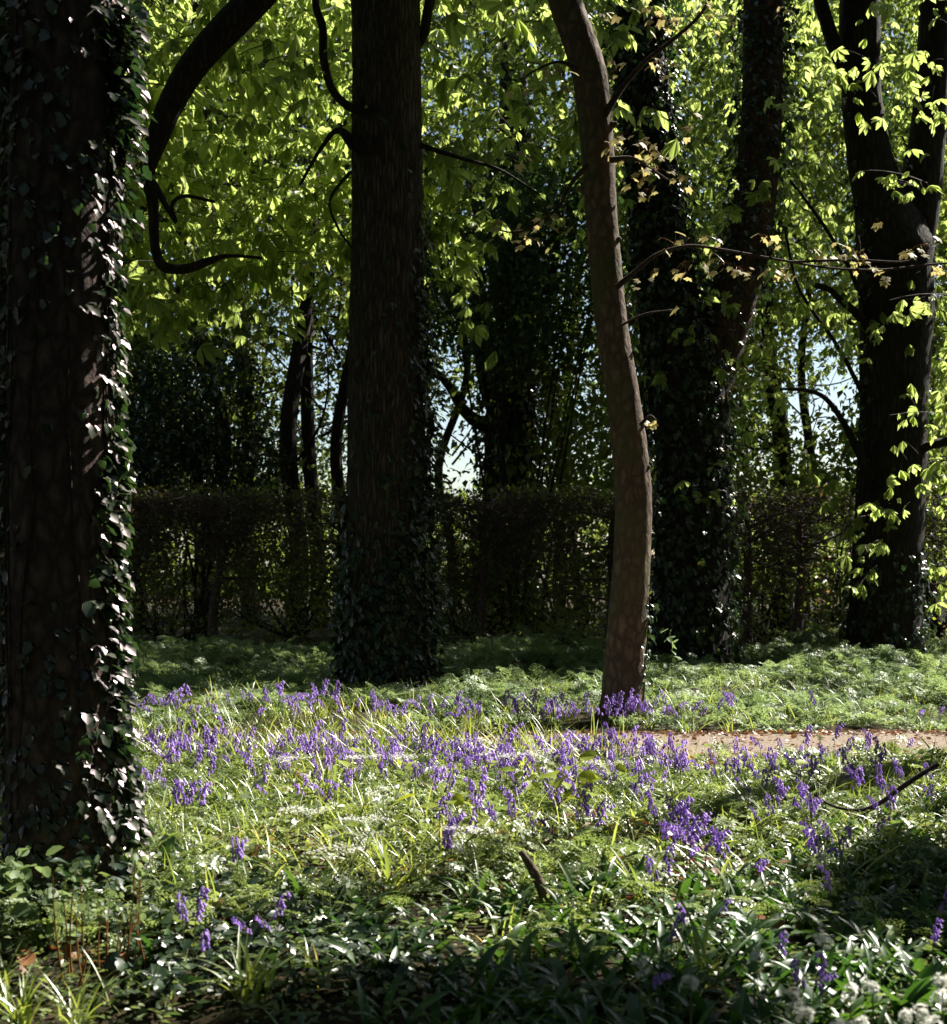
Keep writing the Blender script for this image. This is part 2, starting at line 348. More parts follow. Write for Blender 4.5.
# ------------------------------------------------------------------ setting
def build_ground():
    xs = np.concatenate([[-400, -150, -60, -25], np.linspace(-12, 14, 131), [25, 60, 150, 400]])
    ys = np.concatenate([[-400, -100, -30, -8], np.linspace(1, 24, 116), [32, 50, 100, 250, 700]])
    X, Y = np.meshgrid(xs, ys, indexing='ij'); v = G(X.ravel(), Y.ravel())
    far = (np.abs(v[:, 0]) > 14) | (v[:, 1] > 24) | (v[:, 1] < 1); v[far, 2] = 0
    nx, ny = len(xs), len(ys); i = np.arange(nx-1)[:, None]*ny+np.arange(ny-1)[None]
    f = np.stack([i, i+ny, i+ny+1, i+1], -1).reshape(-1, 4)
    tag(MB().add(v, f).obj('ground', M['ground'], smooth=True), kind='structure', label='dark woodland soil under the plants')
    xs = np.linspace(-9, 16, 140); e1 = 8.95+.8*np.clip((1.3-xs)/2.2, 0, 1)+.12*np.sin(xs*1.7)+.06*np.sin(xs*5)-.02*xs; e2 = 10.42+.05*np.sin(xs*2.3)+.03*np.sin(xs*7.1)
    rows = [e1+(e2-e1)*t for t in np.linspace(0, 1, 9)]
    v = np.stack([np.stack([xs, r], -1) for r in rows], 1).reshape(-1, 2); v = G(v[:, 0], v[:, 1], .012)
    i = np.arange(139)[:, None]*9+np.arange(8)[None]; f = np.stack([i, i+9, i+10, i+1], -1).reshape(-1, 4)
    tag(MB().add(v, f).obj('path', M['path'], smooth=True), kind='structure', label='pale sandy gravel path crossing behind the bluebells')
build_ground()
n = 9000; x = U(-2, 6, n); e = 8.95+.8*np.clip((1.3-x)/2.2, 0, 1); y = U(0, 1, n); y = np.where(U(0, 1, n) < .6, e-.15+np.abs(rng.normal(0, .16, n)), np.where(U(0, 1, n) < .5, 10.5-np.abs(rng.normal(0, .12, n)), e+(10.4-e)*y))
p = G(x, y, .022); mb = MB(); inst(mb, OVAL, p, N3(n)*[1, 1, .2], N3(n, .4)+[0, 0, 1], .03*U(.3, 1.5, n)); tag(mb.obj('path_litter', M['litter']), label='dry leaf bits and grit strewn over the pale path', kind='stuff')

# ------------------------------------------------------------------ trees
CROWNS = []      # (root, x, y) trees that own the canopy above the frame
def ivy_on(limb, n, size, dfun, out=.03, name='ivy', root=None, umin=0, umax=1, dmin=None, vines=0, mb=None):
    """dfun(pts, dirs) -> keep probability"""
    u = U(umin, umax, n); th = U(0, 2*np.pi, n)
    d = np.stack([np.cos(th), np.sin(th), np.zeros(n)], -1)
    p, nn = limb.surf(u, d); k = rng.uniform(0, 1, n) < dfun(p, nn)
    p, nn = p[k], nn[k]; m = len(p)
    o = np.abs(rng.normal(0, 1, m))*out
    p = p+nn*o[:, None]
    Y = nn*U(.1, .9, m)[:, None]+N3(m, .35)+np.array([0, 0, -1.])
    Z = nn+N3(m, .35)+np.array([0, 0, .35])
    mb = mb or MB(); inst(mb, IVY, p, Y, Z, size*U(.55, 1.25, m))
    return mb
def vine_stems(limb, n, u0, u1, r=.008, dcen=None, dspr=1.5):
    mb = MB()
    for _ in range(n):
        a = rng.uniform(u0[0], u0[1]); b = rng.uniform(u1[0], u1[1]); k = 14; u = np.linspace(a, b, k)
        th = (dcen if dcen is not None else rng.uniform(0, 6.28))+rng.uniform(-dspr, dspr)+np.cumsum(rng.normal(0, .09, k))
        d = np.stack([np.cos(th), np.sin(th), np.zeros(k)], -1); p, nn = limb.surf(u, d)
        Limb(p+nn*r*.6, np.linspace(r, r*.5, k), 3).add(mb, 5)
    return mb
def foot(px, D): return np.array([(px-CX)/F*D, D, 0.])
def trunkpts(lst, D, base_px=None, dd=None):
    """list of (px,py,width px) top or bottom order -> points & radii, bottom first, starting below ground"""
    pts = [P(a, b, D+(dd(b) if dd else 0)) for a, b, w in lst]; rad = [w/F*D/2 for a, b, w in lst]
    return pts, rad

def small_leaves(mb, pts, size, tpl=RHOMB, flat=.5):
    n = len(pts); Y = N3(n)+[0, 0, -.5]; Z = N3(n)*flat+[0, 0, 1.]
    inst(mb, tpl, pts, Y, Z, size*U(.6, 1.3, n))
def palm_leaves(mb, pts, size):
    n = len(pts); idx = rng.integers(0, len(PALMS), n)
    th = U(0, 2*np.pi, n); Y = np.stack([np.cos(th), np.sin(th), U(-.6, .35, n)], -1); Z = N3(n, .45)+[0, 0, 1.]
    for k in range(len(PALMS)):
        s = idx == k; inst(mb, PALMS[k], pts[s], Y[s], Z[s], size*U(.4, 1.3, s.sum()))

# --- left ivy-clad tree close to the camera
t = empty('ivy_clad_tree', (P(76, 600, 5.3)[0], 5.3, 0), label='massive reddish trunk close by at the left edge with glossy ivy down its sunny side', cat='tree')
O = np.array(t.location)
pts, rad = trunkpts([(76, 960, 168), (75, 905, 146), (72, 860, 130), (68, 800, 118), (63, 700, 108), (61, 560, 104), (61, 400, 104), (63, 200, 102), (65, 0, 100), (65, -300, 96), (66, -900, 80), (70, -1500, 50)], 5.3)
LT = Limb(pts, rad, 14); mb = MB(); LT.add(mb, 64, rough=.006, lump=.018); mb.obj('trunk', M['barkL'], t, True, O)
M['ivy_near'] = leafmat('glossy_ivy_leaf', (.014, .036, .02), (.05, .08, .034), (1.6, 1.8, .8), .3, .13, .36, tint=(1, .82, .9))
def d_lt(p, nn):
    s = nn[:, 0]*.9+nn[:, 1]*.25; right = np.clip((s-.55)/.3, 0, 1)
    left = np.clip((-nn[:, 0]-.5)/.4, 0, 1)*.3
    nz = noise(p, .28); front = np.where(nz > .9, .32, .03)+.5*np.clip((.75-p[:, 2])/.5, 0, 1)+np.clip((p[:, 2]-2.2)/1.5, 0, .16)
    return np.clip(np.maximum(np.maximum(right*np.where(nz > -.9, .9, .4), left), front), 0, 1)
mb = ivy_on(LT, 8200, .047, d_lt, .018, umin=.02, umax=.52)
# extra outward leaves on the sunny side
u = U(.03, .5, 1800); th = rng.normal(R(4), .33, 1800); p, nn = LT.surf(u, np.stack([np.cos(th), np.sin(th), np.zeros(1800)], -1))
k = noise(p, .3, 5) > -.6; p, nn = p[k]+nn[k]*(U(.0, .035, k.sum())*np.clip(p[k][:, 2]*1.3-.8, 1, 3))[:, None], nn[k]
inst(mb, IVY, p, nn*.9+N3(len(p), .3)+[0, 0, -.7], nn*.15+N3(len(p), .3)+[-.3, -.1, 1.], .05*U(.5, 1.3, len(p)))
mb.obj('ivy', M['ivy_near'], t, False, O)
mb = vine_stems(LT, 6, (.0, .1), (.12, .5), .006, R(-75), 1.3); mb.obj('ivy_stem', M['twig'], t, True, O); CROWNS.append((t, O))

# --- fissured tree
t = empty('fissured_tree', foot(387, 14.6), label='tall straight trunk with furrowed bark and ivy skirt, standing left of the slender curved tree', cat='tree'); O = np.array(t.location)
pts, rad = trunkpts([(385, 702, 108), (386, 680, 92), (386, 640, 84), (386, 560, 80), (386, 450, 76), (386, 350, 74), (388, 230, 71), (387, 100, 68), (386, 0, 68), (385, -150, 66), (384, -500, 52), (380, -800, 30)], 14.6)
FT = Limb(pts, rad, 18); mb = MB()
FT.add(mb, 96, rough=.014, lump=.014); mb.obj('trunk', M['bark2'], t, True, O)
def d_ft(p, nn):
    h = p[:, 2]; right = np.clip((nn[:, 0]*.9+nn[:, 1]*.2-.35)/.3, 0, 1)*np.clip((5.2-h)/1.5, 0, 1)
    nz = noise(p, .5)*.35; low = np.clip((2.3+nz-h)/.9, 0, 1)
    return np.clip(np.maximum(low, right*.8)+.02, 0, 1)
mb = ivy_on(FT, 9500, .075, d_ft, .07, umin=.015, umax=.4)
u = U(.02, .33, 700); th = rng.normal(R(-5), .5, 700); p, nn = FT.surf(u, np.stack([np.cos(th), np.sin(th), np.zeros(700)], -1)); k = rng.uniform(0, 1, 700) < np.clip((4.8-p[:, 2])/3, 0.05, 1); p, nn = p[k], nn[k]
inst(mb, IVY, p+nn*U(.04, .24, len(p))[:, None], nn*.9+N3(len(p), .3)+[0, 0, -.6], N3(len(p), .3)+nn*.3+[0, 0, 1.], .08*U(.5, 1.2, len(p)))
mb.obj('ivy', M['ivy'], t, False, O)
def limb(root, O, lst, D, m, sides=10, dd=None, per=8, lump=.05, name='branch'):
    pts, rad = trunkpts(lst, D, dd=dd); L = Limb(pts, rad, per); mb = MB(); L.add(mb, sides, lump=lump); mb.obj(name, m, root, True, O); return L
limb(t, O, [(386, -170, 38), (330, -85, 36), (266, -14, 34), (230, 24, 33), (196, 62, 30), (172, 102, 27), (156, 142, 22), (148, 172, 15), (153, 205, 11), (155, 245, 10), (163, 266, 11), (185, 269, 10), (207, 262, 9), (228, 256, 4), (262, 258, 3)], 13.6, M['bark4'])
limb(t, O, [(150, 178, 9), (170, 212, 5), (176, 222, 4), (172, 205, 4), (185, 196, 4), (215, 202, 3)], 13.5, M['bark4'], 6)
limb(t, O, [(370, -40, 12), (318, -8, 7), (323, 30, 8), (324, 60, 8), (334, 92, 8), (356, 110, 9), (380, 112, 10)], 14.3, M['bark4'], 8)
limb(t, O, [(390, 60, 18), (420, 40, 11), (428, 10, 10), (440, -50, 10)], 14.6, M['bark4'], 8)
limb(t, O, [(385, 150, 22), (356, 145, 14), (338, 130, 6), (320, 150, 4), (300, 185, 3)], 14.3, M['bark4'], 8)
limb(t, O, [(350, 172, 4), (330, 200, 3), (338, 228, 2.5), (352, 248, 2)], 14.2, M['bark4'], 6)
limb(t, O, [(420, 145, 6), (460, 158, 4), (500, 170, 3), (540, 195, 2)], 14.4, M['bark4'], 6)
CROWNS.append((t, O)); FTREE = t

# --- slender curved tree
t = empty('slender_tree', foot(621, 11.4), label='slender pinkish brown curved trunk leaning left at the top, rooted among bluebells beside the path', cat='tree'); O = np.array(t.location)
pts, rad = trunkpts([(620, 744, 96), (621, 726, 60), (623, 704, 45), (625, 660, 40), (628, 620, 39), (632, 560, 37), (634, 500, 36), (630, 450, 35), (622, 390, 33), (612, 330, 32), (605, 260, 32), (600, 200, 32), (597, 150, 33), (590, 80, 35), (577, 35, 33), (565, 0, 33), (555, -60, 31), (550, -200, 26), (560, -420, 14)], 11.4)
ST = Limb(pts, rad, 10); mb = MB(); ST.add(mb, 48, rough=.012, lump=.03); mb.obj('trunk', M['bark3'], t, True, O)
for (a, b, w, s) in [(642, 425, 10, 1), (645, 505, 8, 1), (646, 468, 6, 1), (617, 240, 8, 1), (609, 185, 9, 1), (574, 60, 9, -1), (582, 190, 7, -1), (640, 585, 8, 1), (613, 125, 7, 1)]:
    c = P(a, b, 11.35); mb = MB(); Limb([c-[s*.05, 0, .0], c+[0, -.01, 0], c+[s*.03, -.02, .015]], [.04, .032, .012], 4).add(mb, 10); mb.obj('knot', M['bark3'], t, True, O)
mapmb = MB()
def maple_branch(lst, D, leaves, m='twig'):
    L = limb(t, O, lst, D, M[m], 7, name='branch')
    for (a, b, k, sp) in leaves:
        c = P(a, b, D)+N3(1, .03)[0]; lp = c+N3(k, 1)*np.array([sp, sp, sp*.6])
        lp[:, 2] -= .03; th = U(0, 6.28, k)
        Y = np.stack([np.cos(th), np.sin(th)*.7, U(-1.0, -.2, k)], -1)
        inst(mapmb, MAPLE, lp, Y, N3(k, .3)+[0, -.45, 1], .058*U(.55, 1.2, k))
        mb2.append((np.repeat(c[None], k, 0), lp))
mb2 = []
maple_branch([(617, 287, 7), (635, 272, 4.6), (658, 254, 3.8), (690, 246, 3.2), (730, 251, 2.7), (780, 260, 2.4), (830, 268, 2.2), (880, 270, 2.6), (925, 265, 2.2), (960, 262, 1.6)], 11.2,
             [(675, 243, 5, .07), (693, 262, 6, .08), (712, 240, 3, .05), (725, 262, 7, .08), (738, 265, 5, .07), (770, 240, 6, .07), (768, 268, 5, .07), (790, 262, 5, .07), (822, 252, 4, .05), (845, 248, 7, .07), (868, 258, 5, .06), (880, 268, 4, .06), (925, 248, 8, .07), (940, 262, 6, .06), (655, 270, 3, .05), (632, 270, 2, .04), (845, 262, 4, .06)])
maple_branch([(790, 262, 3), (850, 260, 2.4), (900, 262, 2), (915, 258, 1.5)], 11.15, [(905, 250, 3, .04)])
maple_branch([(858, 270, 2.2), (860, 248, 1.8), (858, 236, 1.5)], 11.2, [(884, 222, 2, .02)])
maple_branch([(603, 118, 8), (622, 88, 6), (645, 62, 4.5), (670, 42, 4), (700, 15, 3.4), (720, -20, 3)], 11.3,
             [(658, 25, 5, .08), (672, 20, 5, .07), (700, 8, 8, .1), (718, 10, 6, .08), (735, 12, 4, .06), (655, 68, 4, .06), (665, 62, 3, .05), (614, 20, 4, .06), (648, 6, 4, .07), (780, 4, 4, .06)])
maple_branch([(610, 160, 7), (632, 158, 3.5), (650, 168, 2.5), (668, 180, 2)], 11.2,
             [(622, 130, 6, .05), (638, 150, 12, .09), (655, 162, 9, .09), (618, 75, 5, .07), (615, 152, 6, .06), (640, 178, 8, .07), (660, 150, 6, .08), (652, 184, 4, .05), (675, 178, 4, .05), (676, 128, 5, .07)])
maple_branch([(588, 165, 6), (570, 185, 4), (560, 205, 3), (545, 218, 2.5), (520, 232, 2), (497, 230, 1.4)], 11.2,
             [(552, 218, 8, .08), (510, 232, 8, .09), (500, 222, 5, .06), (525, 235, 5, .07), (540, 225, 5, .07)])
maple_branch([(578, 70, 6), (560, 62, 3), (540, 68, 2.2), (520, 80, 1.6)], 11.2, [(560, 68, 8, .08), (525, 76, 6, .08), (545, 60, 4, .06), (510, 155, 6, .06)])
maple_branch([(640, 425, 4), (650, 416, 2.5), (656, 420, 1.5)], 11.2, [(652, 418, 3, .03)])
maple_branch([(622, 325, 3), (645, 314, 2.2), (672, 310, 1.6)], 11.2, [(675, 312, 2, .03)])
mapmb.obj('leaves', M['maple'], t, False, O)
mb = MB(); a = np.vstack([m_[0] for m_ in mb2]); b = np.vstack([m_[1] for m_ in mb2]); twigs(mb, a, (a+b)/2+[0, 0, .02], b, np.full(len(a), .0022)); mb.obj('leaf_stalk', M['bronze'], t, False, O)
def d_st(p, nn):
    right = np.clip((nn[:, 0]-.4)/.3, 0, 1); h = p[:, 2]
    return np.clip(right*np.where((h < .95) & (h > .05), .8, .03)+.02*(h < 1.2)+.25*(h < .15), 0, 1)
mb = ivy_on(ST, 1300, .055, d_st, .045, umin=.02, umax=.5); mb.obj('ivy', M['ivy'], t, False, O)
CROWNS.append((t, O))

# --- dark forked ivy tree, right of the slender one
t = empty('forked_ivy_tree', foot(690, 17.8), label='dark ivy covered tree with two stems just right of the slender curved trunk', cat='tree'); O = np.array(t.location)
pts, rad = trunkpts([(688, 675, 100), (689, 655, 84), (691, 560, 76), (692, 460, 74), (688, 400, 78), (676, 350, 68), (663, 270, 58), (652, 180, 54), (642, 90, 54), (636, 0, 54), (632, -120, 50), (620, -500, 30)], 17.8)
A4 = Limb(pts, rad, 10); pts, rad = trunkpts([(692, 500, 50), (702, 400, 54), (722, 335, 50), (742, 270, 45), (754, 210, 42), (761, 120, 41), (763, 20, 40), (764, -100, 38), (775, -500, 22)], 17.9)
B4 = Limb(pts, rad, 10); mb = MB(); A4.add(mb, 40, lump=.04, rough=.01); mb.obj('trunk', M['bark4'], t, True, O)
mb = MB(); B4.add(mb, 36, lump=.04, rough=.01); mb.obj('stem', M['barkL'], t, True, O)
mb = ivy_on(A4, 9000, .085, lambda p, nn: np.clip(.75-.5*nn[:, 1], 0, 1), .12, umax=.8)
ivy_on(B4, 3500, .085, lambda p, nn: np.clip(.25+.5*(nn[:, 0]**2)+.4*(p[:, 2] > 5), 0, 1)*np.where((p[:, 2] > 3.2) & (p[:, 2] < 4.6), .3, 1), .12, umin=.15, umax=.8, mb=mb)
mb.obj('ivy', M['ivy'], t, False, O); CROWNS.append((t, O)); T4 = t

# --- right forked tree
t = empty('right_forked_tree', foot(885, 18.6), label='broad dark trunk near the right edge splitting into two heavy upright stems', cat='tree'); O = np.array(t.location); t.name = 'forked_chestnut_tree'
pts, rad = trunkpts([(884, 676, 110), (884, 655, 80), (886, 600, 69), (890, 500, 67), (893, 400, 66), (896, 320, 72), (893, 250, 76), (880, 200, 52), (868, 150, 42), (861, 90, 38), (860, 20, 40), (859, -100, 36), (850, -500, 20)], 18.6)
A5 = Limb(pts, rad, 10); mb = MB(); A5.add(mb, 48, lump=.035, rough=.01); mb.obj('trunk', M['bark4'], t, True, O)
L5 = limb(t, O, [(893, 330, 40), (903, 265, 52), (915, 210, 46), (925, 150, 36), (931, 90, 32), (936, 0, 32), (940, -120, 30), (960, -500, 16)], 18.7, M['bark4'], 32, name='stem')
limb(t, O, [(866, 120, 20), (850, 78, 17), (836, 50, 15), (826, 20, 14), (818, -10, 14), (800, -100, 12)], 18.5, M['bark4'], 12)
limb(t, O, [(872, 480, 12), (858, 450, 9), (842, 420, 6), (825, 398, 5), (805, 390, 4), (780, 389, 2.5)], 18.3, M['bark4'], 8)
limb(t, O, [(880, 345, 12), (858, 315, 9), (840, 300, 7), (830, 290, 6), (815, 285, 6)], 18.3, M['bark4'], 8)
limb(t, O, [(905, 455, 14), (930, 445, 10), (950, 440, 9), (975, 425, 7)], 18.3, M['bark4'], 8)
limb(t, O, [(872, 330, 6), (850, 270, 4), (820, 220, 3.5), (790, 180, 3)], 18.4, M['bark4'], 6)
limb(t, O, [(875, 420, 6), (840, 350, 4), (800, 290, 3.5), (785, 230, 3)], 18.5, M['bark4'], 6)
mb = ivy_on(A5, 4500, .08, lambda p, nn: np.clip(np.clip((1.6-p[:, 2])/.6, 0, .8)+.25*(np.abs(nn[:, 0]) > .75), 0, 1), .09, umax=.5); mb.obj('ivy', M['ivy'], t, False, O)
CROWNS.append((t, O)); T5 = t

# --- generic straight trees: far trees behind the hedge and unseen trees added for shade beside / behind the camera
def far_tree(px, D, w, label, name='woodland_tree', lean=0, m='bark4', h=None, group=None, ivy=0, wob=.25):
    O = foot(px, D); t = empty(name, O, label=label, cat='tree', group=group); r = w/F*D/2; h = h or 13
    zs = np.array([-.2, .3, 1.5, 3.5, 6, 9, h]); x = O[0]+lean*zs/10+rng.normal(0, wob, 7)*np.clip(zs/6, 0, 1); yy = D+rng.normal(0, wob, 7)*np.clip(zs/6, 0, 1)
    L = Limb(np.stack([x, yy, zs], -1), r*np.array([1.5, 1.15, 1, .93, .8, .6, .25]), 6)
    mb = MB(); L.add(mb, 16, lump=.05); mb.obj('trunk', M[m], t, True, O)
    if ivy: ivy_on(L, ivy, .11, lambda p, nn: np.full(len(p), .8), .16, umax=.75).obj('ivy', M['ivy'], t, False, O)
    return t, O, L
BG = []
T6, O6, L6 = far_tree(505, 25.5, 54, 'thick dark ivy wrapped trunk behind the middle of the hedge, with a limb reaching left', 'ivy_wrapped_tree', ivy=4200, h=12, wob=.1)
limb(T6, O6, [(500, 425, 24), (478, 422, 14), (462, 408, 11), (450, 388, 9), (436, 372, 6), (420, 365, 4)], 25.3, M['bark4'], 10)
limb(T6, O6, [(500, 420, 20), (486, 380, 16), (480, 330, 15), (477, 270, 13), (470, 150, 10)], 25.4, M['bark4'], 10)
BG.append((T6, O6))
for a in [(297, 25, 19, 'straight grey brown trunk rising over the left hedge, nearest the furrowed trunk but two'), (321, 27, 15, 'narrow trunk in the gap just left of the furrowed trunk, middle of three'),
          (340, 26, 13, 'thin dark trunk half hidden by the left side of the furrowed trunk'), (205, 24, 17, 'dark trunk inside the holly mass above the left hedge'),
          (250, 28, 18, 'shaded trunk between the holly and the three close trunks'), (140, 25, 14, 'dim trunk beside the ivy edge of the nearest tree, over the hedge'),
          (452, 33, 9, 'thin pale far trunk right of the furrowed trunk against the sky'), (560, 31, 11, 'thin far trunk left of the slender curved tree'),
          (578, 36, 9, 'very thin far trunk half behind the slender curved tree'), (782, 27, 19, 'mid sized trunk in the gap between the two forked trees'),
          (805, 34, 10, 'thin far trunk left of the forked chestnut tree'), (930, 28, 13, 'far trunk right of the forked chestnut tree by the picture edge'), (735, 36, 8, 'thin far trunk close to the dark forked ivy tree')]:
    t_, O_, L_ = far_tree(a[0], a[1], a[2], a[3], lean=rng.uniform(-.4, .4), h=U(10, 14)); BG.append((t_, O_))
t_, O_, L_ = far_tree(-2, 7.5, 40, 'dark vine hung trunk behind the nearest tree at the far left edge', 'vine_hung_tree', wob=.03, ivy=600); CROWNS.append((t_, O_))
vine_stems(L_, 14, (0, .1), (.4, .7), .01).obj('vine', M['twig'], t_, True, O_)
for (a, b, w) in [(9.5, 13, .5), (13, 21, .6), (9, 5, .6), (15, 9, .5), (12, -2, .6), (-8, 9, .6), (-11, 17, .5), (-10, 0, .6), (-4, -7, .6), (4, -8, .6), (11, 29, .6), (20, 16, .5), (-16, 8, .5), (0, -14, .6)]:  # unseen trees added to shade the foreground and the trunk fronts
    px = CX+a/abs(b)*F if b > 0 else 0
    O_ = np.array([a, b, 0.]); t = empty('added_shade_tree', O_, label='large unseen tree added outside the view to shade the clearing with its crown', cat='tree', group='unseen shade trees added around the clearing')
    zs = np.array([-.2, .3, 2, 5, 9, 13]); L_ = Limb(np.stack([a+rng.normal(0, .15, 6), b+rng.normal(0, .15, 6), zs], -1), w/2*np.array([1.6, 1.2, 1, .9, .7, .3]), 5); mb = MB(); L_.add(mb, 16, lump=.05); mb.obj('trunk', M['bark4'], t, True, O_); CROWNS.append((t, O_))

# --- unseen canopy added for shade, gapped along the sun, shared out to the nearest tree
def assign(pts, owners, fn, name, m):
    C = np.array([o[1][:2] for o in owners]); d = ((pts[:, None, :2]-C[None])**2).sum(-1)
    k = d.argmin(1)
    for i, (root, O) in enumerate(owners):
        s = pts[k == i]
        if len(s) == 0: continue
        mb = MB(); fn(mb, s); mb.obj(name, M[m], root, False, O)
n = 110000
cp = np.stack([U(-22, 26, n), U(-15, 27, n), 8+np.abs(rng.normal(0, 1, n))*3], -1)
xt = np.stack([U(1.5, 20, 85000), U(3.5, 20, 85000), U(7.5, 15, 85000)], -1)  # extra unseen leaves added to darken the foreground
side = np.stack([U(-20, 22, n//2), U(-15, -3.5, n//2), U(1.5, 9, n//2)], -1); cp = np.vstack([cp, side])  # unseen leaves behind the camera, added to block sky light
n = 26000; sd = np.stack([np.where(U(0, 1, n) < .5, U(-16, -7, n), U(8, 20, n)), U(-6, 20, n), U(2.5, 9, n)], -1); cp = np.vstack([cp, sd])
px, py = to_px(cp)
infr = (cp[:, 1] > 1) & (py > -70) & (px > -90) & (px < 1037)
keep = ~infr & ~(blocks(cp)) & (noise(cp, 2.2) > -1.6) & (np.hypot(cp[:, 0], cp[:, 1]) > 2.5)
cp = cp[keep]; cp = cp[rng.permutation(len(cp))[:80000]]; px, py = to_px(xt); k = ~((py > -70) & (px > -90) & (px < 1037)) & ~blocks(xt); cp = np.vstack([cp, xt[k]])
assign(cp, CROWNS, lambda mb, s: palm_leaves(mb, s, .34), 'crown', 'wood_leaf')

# --- horse chestnut sprays inside the frame
def sprays(x0, x1, y0, y1, d0, d1, n, dens, per=7, size=.17):
    px = U(x0, x1, n); py = U(y0, y1, n); D = U(d0, d1, n); c = PV(px, py, D)
    k = (U(0, 1, n) < dens(px, py, c)) & ~blocks2(c); c = c[k]; m = len(c)
    th = U(0, 6.28, m); d = np.stack([np.cos(th), np.sin(th), U(-.35, .05, m)], -1)*U(.6, 1.3, m)[:, None]
    tips = []; P0 = []; P1 = []; P2 = []
    for j in range(per):
        s = (j+1)/per; q_ = c+d*s+[0, 0, -.0]; q_ = q_+N3(m, .13); q_[:, 2] -= .25*s*s
        tips.append(q_); b = c+d*s*.9; b[:, 2] -= .2*s*s; P0.append(b); P1.append((b+q_)/2+[0, 0, .04]); P2.append(q_)
    st = (c, c+d*.5+[0, 0, .05], c+d*1.0+[0, 0, -.22])
    return np.vstack(tips), (np.vstack(P0), np.vstack(P1), np.vstack(P2)), st
def d_left(px, py, c):
    lim = np.interp(px, [100, 300, 345, 430, 480, 560, 620], [330, 320, 310, 300, 235, 225, 120])
    nz = noise(c, 1.0, 3); return np.clip((lim-py)/70, 0, 1)*np.clip(.6+nz*.6, 0.03, 1)*np.where((px > 325) & (px < 452) & (c[:, 1] < 15.9), 0, 1)*np.where((px > 560) & (c[:, 1] < 16), .2, 1)
def d_right(px, py, c):
    nz = noise(c, 1.1, 5); lim = np.interp(px, [620, 700, 780, 860, 950], [340, 420, 500, 560, 600])
    lowdrop = np.where(px > 780, .5, .4)
    front = ((c[:, 1] < 19.6) & (px > 820) | (c[:, 1] < 18.8) & (px < 810) & (px > 590))
    return np.clip((lim-py)/160, 0.02*(py < lim+60), 1)*np.clip(.45+nz*.55, .02, 1)*np.where(front, .2, 1)
lv, (a, b, c_), st = sprays(-60, 640, -75, 340, 14.2, 19.0, 2100, d_left, 6)
qx, qy = to_px(lv); lv = lv[~((qx > 338) & (qx < 436) & (lv[:, 1] < 14.7))]
mb = MB(); palm_leaves(mb, lv, .225); mb.obj('foliage', M['chestnut'], FTREE, False, np.array(FTREE.location))
mb = MB(); twigs(mb, a, b, c_, np.full(len(a), .003)); twigs(mb, *st, np.full(len(st[0]), .008)); mb.obj('twigs', M['twig'], FTREE, False, np.array(FTREE.location))
lv, (a, b, c_), st = sprays(600, 1040, -75, 560, 16.4, 26, 3600, d_right)
s5 = lv[:, 0] > P(790, 0, 18)[0]*lv[:, 1]/18
for root, s_ in ((T5, s5), (T4, ~s5)):
    mb = MB(); palm_leaves(mb, lv[s_], .17); mb.obj('foliage', M['chestnut'], root, False, np.array(root.location))
s5b = a[:, 0] > P(790, 0, 18)[0]*a[:, 1]/18
for root, s_ in ((T5, s5b), (T4, ~s5b)):
    mb = MB(); twigs(mb, a[s_], b[s_], c_[s_], np.full(s_.sum(), .003)); mb.obj('twigs', M['twig'], root, False, np.array(root.location))
# nearer shaded sprays hanging across the right forked trees
cs = [(700, 300), (665, 330), (720, 360), (690, 215), (770, 105), (780, 160), (870, 170), (885, 180), (910, 470), (890, 415), (935, 500), (850, 560), (860, 585), (930, 295), (670, 490), (690, 500), (640, 370), (720, 180), (850, 520), (790, 470), (940, 600), (700, 465), (655, 305), (890, 300)]
cc = np.array([P(a_, b_, U(16.2, 17.2)) for a_, b_ in cs]); aa_ = cc+np.stack([U(.5, 1.1, len(cs)), U(.4, 1.2, len(cs)), U(-.05, .3, len(cs))], -1)
ttw = U(0, 1, (len(cs), 8, 1)); pp = (aa_[:, None]*(1-ttw)+cc[:, None]*ttw+N3(len(cs)*8, 1).reshape(-1, 8, 3)*[.09, .15, .07]); mid = aa_[:, None]*(1-ttw)+cc[:, None]*ttw; pp = pp.reshape(-1, 3); mid = mid.reshape(-1, 3)
mb = MB(); twigs(mb, aa_, (aa_+cc)/2+[0, 0, .08], cc, np.full(len(cs), .008)); twigs(mb, mid, (mid+pp)/2, pp, np.full(len(pp), .003)); mb.obj('low_twigs', M['twig'], T5, False, np.array(T5.location))
mb = MB(); palm_leaves(mb, pp, .16); mb.obj('low_spray', M['chestnut'], T5, False, np.array(T5.location))

# --- woodland crowns behind the hedge
n = 360000
px = U(-120, 1070, n); py = U(-110, 520, n)**1.0; D = U(23, 40, n); p = PV(px, py, D)
nz = noise(p, 1.6, 2)+.6*noise(p, .6, 9)
thr = np.interp(py, [-100, 200, 300, 360, 440, 490, 520], [-1., -.8, -.5, .02, .22, .0, -.2])
thr = thr-np.where((px > 600) & (py < 330), .6, 0)-np.where((px > 430) & (py < 200), .5, 0)
thr = thr-np.where((px > 460) & (px < 620) & (py < 330), .5, 0)-np.where((px > 90) & (px < 270) & (py > 300), .5, 0)+np.where((px > 430) & (px < 470) & (py > 340), .4, 0)-np.where((px > 720) & (py > 330), .55, 0)
k = (nz > thr) & ~blocks2(p) & ~(blocks(p, 3.) & (U(0, 1, n) < np.where(px > 600, .55, .85))); p = p[k]
p = p[rng.permutation(len(p))[:76000]]
p = np.repeat(p, 4, 0); p = p+N3(len(p))*[.2, .2, .1]
assign(p, BG, lambda mb, s: small_leaves(mb, s, .17), 'crown', 'wood_leaf')
